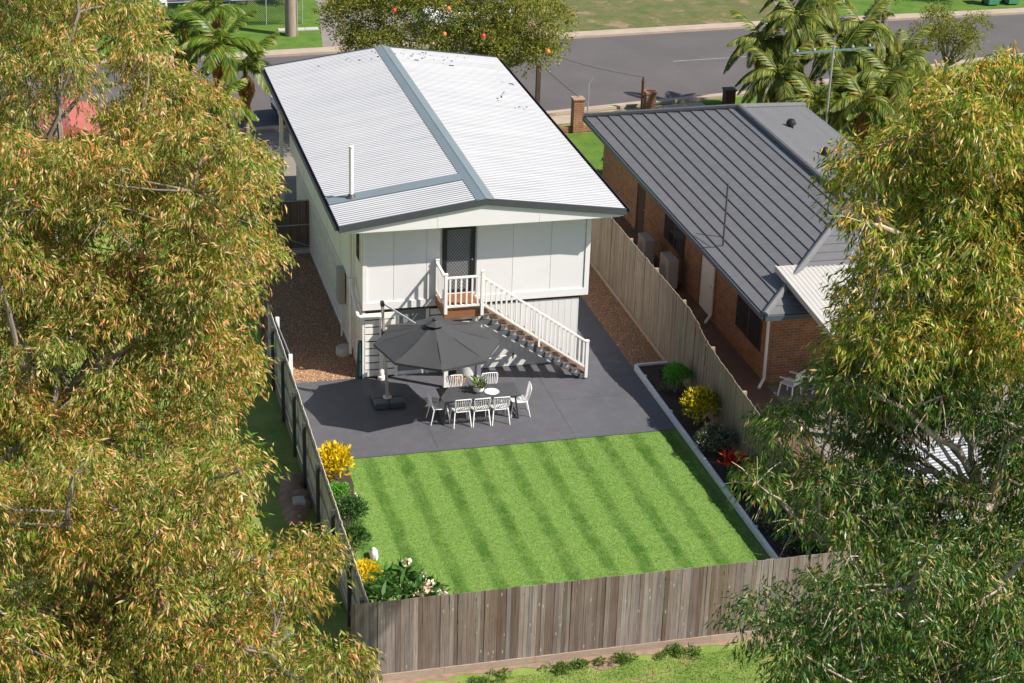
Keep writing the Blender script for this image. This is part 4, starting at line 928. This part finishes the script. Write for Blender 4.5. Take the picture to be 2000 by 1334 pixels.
# ------------------------------------------------------------------ trees
def ppoly(poly):
    return np.array(poly, float)
def crown_clumps(poly, d0, thick, r0, r1, n, holes=(), tries=60000, mind=.75):
    """clump centres filling a crown that stands d0 metres away, thick metres deep"""
    poly = ppoly(poly); cs, rs = [], []; lo, hi = poly.min(0), poly.max(0); k = FPX/d0
    for _ in range(tries):
        if len(cs) >= n: break
        u, v_ = random.uniform(lo[0], hi[0]), random.uniform(lo[1], hi[1]); r = random.uniform(r0, r1); rp = r*k*.85
        ang = np.linspace(0, 2*math.pi, 9)[:-1]; pts = np.column_stack([u+rp*np.cos(ang), v_+rp*.8*np.sin(ang)])
        if not inpoly(pts, poly).all(): continue
        if any(((u-a)/(sx+rp*.5))**2+((v_-b)/(sy+rp*.5))**2 < 1 for a, b, sx, sy in holes): continue
        c = at(u, v_, d0+random.uniform(-thick/2, thick/2))
        if cs and min((c-q).length for q in cs) < mind*r: continue
        cs.append(c); rs.append(r)
    return cs, rs
def limb(mb, a, b, r0, r1, n=7, wob=.25, sag=0.):
    a = Vector(a); b = Vector(b); pts = []; L = (b-a).length
    off = Vector((random.uniform(-1,1), random.uniform(-1,1), random.uniform(-.3,.3)))*wob*L*.25
    for i in range(n+1):
        t_ = i/n; p = a.lerp(b, t_)+off*math.sin(math.pi*t_)+Vector((0,0,sag*math.sin(math.pi*t_)*L))+Vector((random.uniform(-1,1),random.uniform(-1,1),random.uniform(-1,1)))*.03*L*math.sin(math.pi*t_)
        pts.append(p)
    mb.tube(pts, [r0+(r1-r0)*i/n for i in range(n+1)], 7); return pts
def gum(name, label, base, fork, clumps, mt, bark, per, L, Wd, spray=7, r=.17, nl=12, down=.95, group='tall gum trees framing the yard', extra=()):
    cs, rs = clumps; t = thing(name, label, 'tree', tuple(base), group=None)
    tb = MB(); limb(tb, base, fork, r, r*.75, 9, .15); tb.build('trunk', bark, t, True)
    Cs = np.array([tuple(c) for c in cs]); idx = [int(np.argmax(Cs[:, 2]))]
    while len(idx) < min(nl, len(cs)):
        dd = np.min(np.linalg.norm(Cs[:, None]-Cs[idx][None], axis=2), axis=1); idx.append(int(np.argmax(dd)))
    knots = []
    for i in idx:
        q = MB(); L0 = (Vector(cs[i])-Vector(fork)).length; pts = limb(q, fork, cs[i], r*.55, .025, 8, .5, .06); q.build('branch', bark, t, True); knots += pts[2:]
    for a, b, rr in extra:
        q = MB(); pts = limb(q, a, b, rr, rr*.45, 8, .35); q.build('branch', bark, t, True); knots += pts[1:]
    K = np.array([tuple(p) for p in knots]); tw = MB()
    for c in cs:
        j = int(np.argmin(np.linalg.norm(K-np.array(c)[None], axis=1))); limb(tw, K[j], c, .026, .012, 4, .5)
        for _ in range(4):
            d = Vector(unit(RNG.normal(size=3))); tw.tube([c, c+d*.35+Vector((0,0,-.05)), c+d*.6+Vector((0,0,-.15))], [.012,.009,.005], 4, False)
    tw.build('twigs', bark, t, True, kind='stuff')
    P, Dd, Ls, Ws = clump_leaves(cs, rs, per, L, Wd, 0, .45, down, .35, .8, spray)
    link('leaves', leaf_mesh('leaves', P, Dd, Ls, Ws, mt, .3, simple=True), None, t, kind='stuff'); return t, len(P)
def gz(p, z=-.03): return Vector((p.x, p.y, z))
random.seed(41); RNG = np.random.default_rng(5)
polyA1 = [(-160,-120),(180,-120),(260,-40),(310,15),(365,75),(430,130),(475,215),(500,300),(480,380),(350,420),(150,430),(-160,420)]
polyA2 = [(-160,250),(200,240),(400,220),(500,250),(545,300),(562,370),(556,440),(565,500),(545,590),(535,640),(522,700),(510,760),(495,830),(475,890),(440,950),(250,1010),(100,1020),(-160,1020)]
polyB = [(-160,860),(150,870),(330,850),(450,860),(560,885),(598,940),(600,1010),(665,1045),(695,1110),(675,1170),(690,1230),(735,1340),(755,1450),(-160,1450)]
tot = 0
_, k = gum('gum_tree', 'tallest olive gum tree filling the upper left behind the other crowns', gz(at(60,760,46)), at(90,420,46), crown_clumps(polyA1, 46, 4.5, .5, .9, 78, [(150,255,18,14)]), M['euc_left'], M['bark_dark'], 290, .165, .033, 7); tot += k
_, k = gum('gum_tree', 'broad olive gum tree at left whose forked grey limbs show through a gap', gz(at(90,960,41)), at(95,830,41), crown_clumps(polyA2, 41.5, 5, .45, .85, 175, [(175,735,34,24),(150,250,16,14),(190,465,40,8)], mind=.62), M['euc_left'], M['bark_dark'], 290, .165, .033, 7,
    extra=[(at(100,830,40.2), at(235,690,40.6), .07), (at(80,850,40.2), at(300,640,40.9), .055), (at(95,830,40), at(130,640,40.8), .075)]); tot += k
_, k = gum('gum_tree', 'yellow olive gum tree filling the lower left in front of the fence corner', gz(at(150,1500,35)), at(200,1180,35), crown_clumps(polyB, 35, 4.5, .42, .8, 150, [(15,1140,18,25)], mind=.65), M['euc_left'], M['bark_dark'], 300, .155, .031, 7); tot += k
polyC = [(2160,40),(2040,90),(1960,110),(1890,110),(1800,140),(1755,215),(1690,265),(1615,300),(1598,360),(1608,430),(1640,470),(1605,530),(1590,590),(1610,640),(1580,690),(1640,770),(1750,800),(1850,790),(2160,800)]
polyD = [(1660,640),(1570,740),(1480,785),(1440,860),(1470,890),(1400,925),(1430,985),(1500,1000),(1530,1055),(1600,1095),(1640,1130),(1760,1140),(1850,1120),(2160,1120),(2160,740),(1850,700)]
polyE = [(1720,1070),(1640,1120),(1540,1130),(1450,1165),(1395,1215),(1425,1265),(1465,1290),(1480,1450),(2160,1450),(2160,1020),(1900,1040)]
trunkD = at(1935,985,31)
_, k = gum('gum_tree', 'tall green and gold gum tree in the upper right over the grey roof', gz(at(2120,1250,32), -.36), at(2030,620,31), crown_clumps(polyC, 31, 4, .36, .68, 165, [(1740,640,20,12)], mind=.6), M['euc_right'], M['bark'], 350, .155, .028, 7, .16, 12); tot += k
_, k = gum('gum_tree', 'green gum tree at right with pale forked trunk in front of the shed', gz(at(1935,1300,31.5), -.36), trunkD, crown_clumps(polyD, 31, 3.2, .3, .55, 120, [(1805,890,42,22),(1905,900,32,42)], mind=.6), M['euc_dark'], M['bark'], 370, .15, .027, 7, .13, 10,
    extra=[(trunkD, at(1880,770,30.6), .07), (trunkD, at(1830,860,30.4), .06), (trunkD, at(1990,780,30.6), .07), (trunkD, at(1600,900,30.5), .045), (trunkD, at(1700,800,31), .045)]); tot += k
_, k = gum('gum_tree', 'dark green gum tree in the lower right corner over the fence end', gz(at(1950,1750,29), -.36), at(1880,1330,29), crown_clumps(polyE, 29, 3.4, .34, .64, 90, [(1690,1110,14,30)]), M['euc_dark'], M['bark'], 370, .145, .027, 7, .13, 10); tot += k
print('gum leaves', tot)

def round_tree(name, label, x, y, h, r, mt, bark, z0=2., nc=22, per=330, L=.11, Wd=.045, rz=None, flat=.7):
    t = thing(name, label, 'tree', (x, y, -.03)); rz = rz or (h-z0)/2; cz_ = h-rz; cs, rs = [], []
    for i in range(nc):
        u = unit(RNG.normal(size=3)); q = RNG.uniform(.35, .85); cs.append(Vector((x+u[0]*r*q, y+u[1]*r*q, cz_+u[2]*rz*q))); rs.append(r*random.uniform(.28,.42))
    tb = MB(); fk = Vector((x, y, z0*.9)); limb(tb, (x, y, -.03), fk, .16, .12, 5, .1); tb.build('trunk', bark, t, True)
    for c in cs[:10]:
        q = MB(); limb(q, fk, c, .07, .015, 6, .4); q.build('branch', bark, t, True)
    link('leaves', leaf_mesh('leaves', *clump_leaves(cs, rs, per, L, Wd, .1, .6, .2, .3, .85, 4), mt, simple=True), None, t, kind='stuff'); return t
# street tree behind the white house (left sparse half and right full half)
def street_tree(label, x, y, poly, d, mt, n, per):
    cs, rs = crown_clumps(poly, d, 2.4, .4, .7, n, [], 12000, .5); t = thing('street_tree', label, 'tree', (x, y, -.03))
    tb = MB(); base = Vector((x, y, -.03)); fk = Vector((x, y, 2.6)); limb(tb, base, fk, .17, .14, 5, .1); tb.build('trunk', M['bark_dark'], t, True)
    for c in cs[:14]: q = MB(); limb(q, fk, c, .06, .02, 7, .2); q.build('branch', M['bark_dark'], t, True)
    link('leaves', leaf_mesh('leaves', *clump_leaves(cs, rs, per, .12, .045, .1, .6, .2, .3, .8, 4), mt, simple=True), None, t, kind='stuff')
street_tree('wide yellow green tree standing behind the far edge of the white roof', 9.0, 20.6, [(650,-60),(632,20),(600,55),(625,85),(672,110),(700,150),(860,160),(1060,150),(1115,112),(1140,40),(1110,-20),(1080,-60)], 71.5, M['tree_olive'], 120, 420)
round_tree('small_tree', 'small rounded yellow green tree beyond the palms on the right', 29.8, 24.0, 3.4, 1.5, M['tree_olive'], M['bark_dark'], 1.0, 16, 420)
round_tree('street_tree', 'dark drooping tree at the top right beside the road', 31.0, 33.0, 5.2, 1.8, M['hedge'], M['bark_dark'], 1.5, 18, 330)
round_tree('small_tree', 'dark bushy tree at the top right across the road', 37.0, 37.4, 2.6, 1.5, M['hedge'], M['bark_dark'], .5, 16, 380)
for i, (x, y, r, h, lb) in enumerate(((-.2,40.6,1.0,2.2,'dark hedge bush behind the wire fence, left one'), (1.9,41.0,1.1,2.6,'dark hedge bush behind the wire fence, middle one'), (4.0,40.6,.7,2.4,'dark hedge bush nearest the power pole'))):
    shrub('hedge_bush', lb, 'hedge', x, y, r, h, M['hedge'], .1, .05, 900, 12)
shrub('dark_shrub', 'dark shrub on the neighbour lawn beside the brick house corner', 'shrub', 12.1,15.6,.35,.8, M['hedge'], .08,.03, 2500)
shrub('yard_bush', 'bush with orange tips beside the driveway on the right', 'shrub', 27.4,20.8,1.0,1.6, M['dull_croton'], .1,.04, 900)

# ------------------------------------------------------------------ palms
def frond_mesh(L, droop, mt, n=34, wl=.54, seed=0):
    rg = np.random.default_rng(seed); V = []; F = []; ax_ = []
    for i in range(13):
        t_ = i/12; ax_.append(Vector((L*(t_-.18*droop*t_*t_), 0, L*(.42*t_-droop*.75*t_*t_))))
    mb = MB(); mb.tube(ax_, [.022*(1-.8*i/12) for i in range(13)], 5)
    def axp(t_): i = min(11, int(t_*12)); return ax_[i].lerp(ax_[i+1], t_*12-i), (ax_[i+1]-ax_[i]).normalized()
    for i in range(n):
        t_ = .12+.86*i/(n-1); p, d = axp(t_); ll = wl*math.sin(math.pi*min(1, .15+t_*.85))**.6*L/2
        for sg in (-1, 1):
            dd = (Vector((0, sg, 0))*.8+d*.75+Vector((0,0,-.25-.5*droop*t_+rg.uniform(-.15,.15)))).normalized(); s_ = d.cross(dd).cross(dd).normalized()*.032
            m_ = p+dd*ll*.5; e = p+dd*ll+Vector((0,0,-.18*ll)); mb.add([p, m_+s_, e, m_-s_], [(0,1,2,3)])
    me = mb.mesh('frond', mt); return me
FM = {k: [frond_mesh(2.1, dr, M[k], seed=i) for i, dr in enumerate((.55,.9,1.25))] for k in ('palm','palm_dull')}
FM['palm_dead'] = [frond_mesh(1.7, 1.6, M['palm_dead'], seed=9)]
def palm(label, x, y, h, kind='palm', n=13, dead=2, lean=(0, 0), sc=1.):
    t = thing('palm_tree', label, 'palm', (x, y, -.03)); top = Vector((x+lean[0], y+lean[1], h))
    MB().tube([(x, y, -.03), (x+lean[0]*.4, y+lean[1]*.4, h*.5), top], [.13,.09,.08], 9).build('trunk', M['palm_trunk'], t, True)
    MB().tube([top-Vector((0,0,.1)), top+Vector((0,0,.5))], [.1,.06], 8).build('crownshaft', M['palm'], t, True)
    for i in range(n+dead):
        d_ = i >= n; me = FM['palm_dead'][0] if d_ else FM[kind][0 if i < 4 else 1 if i < 9 else 2]
        o = bpy.data.objects.new('frond', me); COL.objects.link(o); adopt(o, t); o.location = top+Vector((0,0,.25 if not d_ else -.1)); a = i*2.4+random.uniform(-.3,.3)
        o.rotation_euler = (0, (-.75+.12*i) if i < 5 else random.uniform(-.25,.15) if not d_ else .9, a); s_ = sc*random.uniform(.85,1.1); o.scale = (s_,)*3
for x, y, h, n, sc, lb in ((-1.7,19.0,4.3,15,1.15,'tallest palm of the group beside the upper left gum crown'), (-.75,19.8,3.2,14,1.1,'right palm of the upper left group with orange dead fronds'),
        (-2.8,22.5,3.9,13,1.1,'leftmost palm of the upper left group near the letterbox'), (-2.3,17.0,2.6,14,1.,'low palm in front of the upper left palm group'), (-1.6,21.6,4.9,13,1.,'slim palm at the back of the upper left palm group')):
    palm(lb, x, y, h, 'palm', n, 5, sc=sc*.86)
PR = ((19.4,17.6,2.6,'leftmost palm of the cluster behind the grey tile roof'), (20.6,19.2,4.4,'tallest palm of the cluster behind the grey tile roof'), (22.0,17.8,3.3,'middle palm of the cluster behind the grey tile roof'),
        (23.4,19.2,3.9,'right palm of the cluster behind the grey tile roof'), (22.0,15.4,2.1,'front palm of the cluster nearest the grey tile roof'), (20.4,16.2,1.9,'low front left palm of the cluster by the grey tile roof'),
        (23.6,16.6,2.6,'low right palm of the cluster near the gum tree'), (21.6,20.6,4.9,'rear palm of the cluster closest to the road'), (19.4,19.4,3.4,'rear left palm of the cluster close to the road'), (24.6,18.2,2.9,'rightmost palm of the cluster behind the grey tile roof'))
for x, y, h, lb in PR: palm(lb, x, y, h, 'palm_dull', 24, 6, sc=1.0)

# ------------------------------------------------------------------ street furniture and vehicles
t = thing('power_pole', 'round timber power pole standing on the far grass verge', 'power pole', (3.2,35.5,0))
MB().tube([(3.2,35.5,0),(3.2,35.5,4),(3.2,35.5,9)], [.26,.24,.2], 16).build('pole', M['pole'], t, True)
MB().box(2.2,4.2,35.42,35.58,8.2,8.35).build('crossarm', M['pole'], t)
MB().tube([(3.48,35.4,0),(3.46,35.4,4),(3.43,35.4,8)], .03, 6).build('cable_duct', M['galv'], t)
t = thing('pit_cover', 'long pale concrete service pit cover in the grass by the power pole', 'pit cover', (3.7,36.3,0))
for i in range(3): MB().box(2.75+i*.62, 3.35+i*.62, 36.2, 36.6, .03, .07).build('cover_slab', M['awning'], t)
t = thing('letterbox', 'white arched letterbox on a timber post by the wire fence', 'letterbox', (-2.35,36.6,0))
MB().box(-2.39,-2.31,36.56,36.64,.02,1.25).build('post', M['fence_left'], t)
MB().prism([(-2.53,1.25),(-2.17,1.25),(-2.17,1.5)]+[(-2.35+.18*math.cos(a), 1.5+.18*math.sin(a)) for a in np.linspace(.2, math.pi-.2, 8)]+[(-2.53,1.5)], 'y', 36.4, 36.8).build('box', M['white_paint'], t)
MB().box(-2.45,-2.25,36.385,36.399,1.42,1.48).build('slot', M['dark'], t)
t = thing('wire_fence', 'dark chain wire fence along the far verge', 'fence', (0,37.4,0))
for i in range(5): x = -2.6+i*1.65; MB().tube([(x,37.4,0),(x,37.4,1.25)], .03, 8).build('post', M['galv'], t)
MB().tube([(-2.6,37.4,1.22),(4.0,37.4,1.22)], .022, 6).build('top_rail', M['galv'], t)
q = MB()
for k in range(-14, 70):
    x = -2.6+k*.1
    for sg in (1, -1):
        xa_, xb_ = (x, x+1.2) if sg > 0 else (x+1.2, x)
        if min(xa_, xb_) < -2.6 or max(xa_, xb_) > 4.0: continue
        q.bar((xa_, 37.4+.004*sg, .04), (xb_, 37.4+.004*sg, 1.2), .012, .008, (0,1,0))
q.build('wire_mesh', M['black'], t, kind='stuff')
t = thing('chimney_flower_pot', 'small red tub on the grass by the wire fence', 'tub', (-1.55,35.8,0)); t.name = 'red_tub'
MB().lathe((-1.55,35.8,.0), [(.18,0),(.24,.3),(.26,.32),(.2,.3),(.02,.28)], 16).build('tub', M['red'], t, True)
MB().lathe((-1.55,35.8,.28), [(.19,0),(.16,.12),(.02,.16)], 12).build('contents', M['red'], t, True)
def car(label, x, y, rz, paint, group=None, h=1.45, L=4.4, cat='car', name='parked_car'):
    r = thing(name, label, cat, (x, y, 0), rz, group); r['_w'] = 0
    Wd = .86; prof = [(-L/2,.45),(-L/2,.75),(-L/2+.12,.9),(-L*.2,1.0),(-L*.08,1.02),(L*.36,1.02),(L/2-.1,.95),(L/2,.8),(L/2,.42),(L/2-.1,.28),(-L/2+.15,.28)]
    bm_ = MB()
    for s_, yy in ((1,0),):
        secs = [(-Wd, .93), (-Wd+.1, 1.), (0, 1.03), (Wd-.1, 1.), (Wd, .93)]
        n = len(prof); v = []
        for yy, k in secs: v += [(px*(.97 if abs(yy) == Wd else 1), yy, .28+(pz-.28)*k) for px, pz in prof]
        f = [tuple(range(n)), tuple(range(4*n, 5*n))[::-1]]
        for i in range(4):
            for j in range(n): f.append((i*n+j, (i+1)*n+j, (i+1)*n+(j+1) % n, i*n+(j+1) % n))
        bm_.add(v, f)
    bm_.build('body', paint, r, True, bevel=0)
    cb = MB(); a, b, c, d = -L*.2, -L*.02, L*.22, L*.38
    cb.add([(a,-.74,1.0),(b,-.6,h),(c,-.6,h),(d,-.72,1.0),(a,.74,1.0),(b,.6,h),(c,.6,h),(d,.72,1.0)], [(0,1,2,3),(7,6,5,4),(0,4,5,1),(2,6,7,3)])
    cb.build('window_band', M['window'], r)
    MB().box(b-.02, c+.02, -.6, .6, h-.015, h+.03).build('roof', paint, r, bevel=.012)
    for sx in (-L*.32, L*.3):
        for sy in (-1, 1):
            w_ = MB().tube([(sx, sy*.72, .31), (sx, sy*.88, .31)], .31, 20).build('wheel', M['tyre'], r); MB().tube([(sx, sy*.881, .31), (sx, sy*.9, .31)], .19, 14).build('rim', M['chrome'], w_)
    for sy in (-1, 1):
        MB().box(-L/2-.015, -L/2+.12, sy*.62-.16, sy*.62+.16, .66, .8).build('headlight', M['chrome'], r, bevel=.02); MB().box(L/2-.1, L/2+.012, sy*.65-.12, sy*.65+.12, .7, .85).build('tail_light', M['red'], r)
    MB().box(-L/2-.02, -L/2+.02, -.5, .5, .38, .55).build('grille', M['dark'], r)
    del r['_w']; return r
car('white car parked beside the kerb half hidden by the left eave', 3.0, 23.9, .08, M['car_white'])
car('white car parked across the street behind the leafy trees', 11.4, 35.6, .05, M['car_white'], h=1.6)
car('yellow car passing on the far cross street behind the trees', 11.6, 43.2, .0, M['car_yellow'])
car('silver car on the driveway beside the palm cluster', 25.9, 17.0, 1.2, M['car_silver'])
# brick pillars, posts
for i, (x, y, h, mt, lb) in enumerate(((12.28,20.5,1.3,'brick','brick gate pillar nearest the white roof'), (15.95,22.6,.75,'brick','short brick pillar beside the thin dark post'), (19.5,22.9,.6,'bearer','short dark pillar behind the tile roof'))):
    t = thing('gate_pillar', lb, 'pillar', (x, y, 0)); MB().box(x-.21, x+.21, y-.21, y+.21, 0, h).build('shaft', M[mt], t); MB().box(x-.24, x+.24, y-.24, y+.24, h+.001, h+.07).build('cap', M[mt], t)
t = thing('low_brick_wall', 'low brick wall joining the gate pillar to the brick house lawn', 'wall', (12,20.45,0)); MB().box(9.3,12.05,20.4,20.55,0,.22).build('wall_left', M['brick'], t).name = 'brickwork'
MB().box(12.5,15.7,20.4,20.55,0,.22).build('brickwork', M['brick'], t)
t = thing('timber_post', 'tall dark square post behind the right edge of the white roof', 'post', (10.35,19.5,0)); MB().box(10.27,10.43,19.42,19.58,0,3.05).build('shaft', M['bearer'], t); MB().box(10.24,10.46,19.39,19.61,3.051,3.09).build('cap', M['bearer'], t)
t = thing('dark_post', 'thin dark post beside the short brick pillar', 'post', (15.6,22.5,0)); MB().tube([(15.6,22.5,0),(15.6,22.5,1.25)], .06, 8).build('shaft', M['bearer'], t); MB().lathe((15.6,22.5,1.25), [(.09,0),(.05,.1),(.03,.22)], 8).build('cap', M['bearer'], t)
t = thing('thin_pole', 'thin grey pole right of the brick gate pillar', 'pole', (12.75,20.7,0)); MB().tube([(12.75,20.7,0),(12.75,20.7,1.9),(12.9,20.7,2.1)], .03, 8).build('shaft', M['galv'], t, True)
t = thing('service_pole', 'thin grey pole with a long teal crossarm in front of the palm cluster', 'pole', (20.3,14.9,0))
MB().tube([(20.3,14.9,0),(20.3,14.9,4.75)], .045, 8).build('mast', M['galv'], t); 
for a in (0.1,): MB().bar((20.3-1.7*math.cos(a),14.9-1.7*math.sin(a),4.55),(20.3+1.7*math.cos(a),14.9+1.7*math.sin(a),4.55),.06,.06).build('arm', M['teal_metal'], t)
for k in (-1.5,-.8,.8,1.5): MB().lathe((20.3+k, 14.9+k*.1, 4.58), [(.05,0),(.06,.06),(.03,.12)], 8).build('insulator', M['galv'], t)
t = thing('overhead_cable', 'thin black cable sagging from the street tree to the dark post', 'cable', (12,20,0))
for a, b, s_ in (((8.5,19,4.6),(15.6,22.5,1.45),.25),((9.4,19,4.2),(12.3,20.5,1.4),.12)):
    a, b = Vector(a), Vector(b); MB().tube([a.lerp(b, i/10)-Vector((0,0,s_*math.sin(math.pi*i/10))) for i in range(11)], .012, 4).build('wire', M['wire'], t)
for i, (x, lb) in enumerate(((38.2,'left of the two green bins at the top right'), (39.3,'right of the two green bins at the top right'))):
    t = thing('wheelie_bin', lb, 'bin', (x,36.2,0), group='green bins at the top right'); MB().box(x-.3,x+.3,35.9,36.5,.08,1.02).build('body', M['green_bin'], t, bevel=.03); MB().box(x-.33,x+.33,35.86,36.54,1.03,1.1).build('lid', M['green_bin'], t, bevel=.02)
    for s_ in (-1,1): MB().tube([(x+s_*.28,36.5,.1),(x+s_*.33,36.5,.1)], .1, 12).build('wheel', M['tyre'], t)
for i, (u, v_, d, mt, r_, lb) in enumerate(((944,70,65,'red',.08,'red lantern hanging in the middle of the street tree'), (770,20,66,'red',.07,'red lantern hanging in the left street tree'), (1070,100,64,'orange',.08,'orange lantern hanging at the right edge of the tree'), (868,66,65,'orange',.07,'small orange lantern hanging in the bare branches'), (876,16,66,'orange',.07,'upper small orange lantern in the bare branches'))):
    p = at(u, v_, d); t = thing('hanging_lantern', lb, 'lantern', tuple(p)); MB().lathe(p-Vector((0,0,r_)), [(r_*.35,0),(r_*.95,r_*.5),(r_,r_),(r_*.85,r_*1.5),(r_*.3,r_*2)], 14).build('shade', M[mt], t, True)
    MB().tube([p+Vector((0,0,r_)), p+Vector((0,0,r_+.5))], .01, 4).build('cord', M['wire'], t)
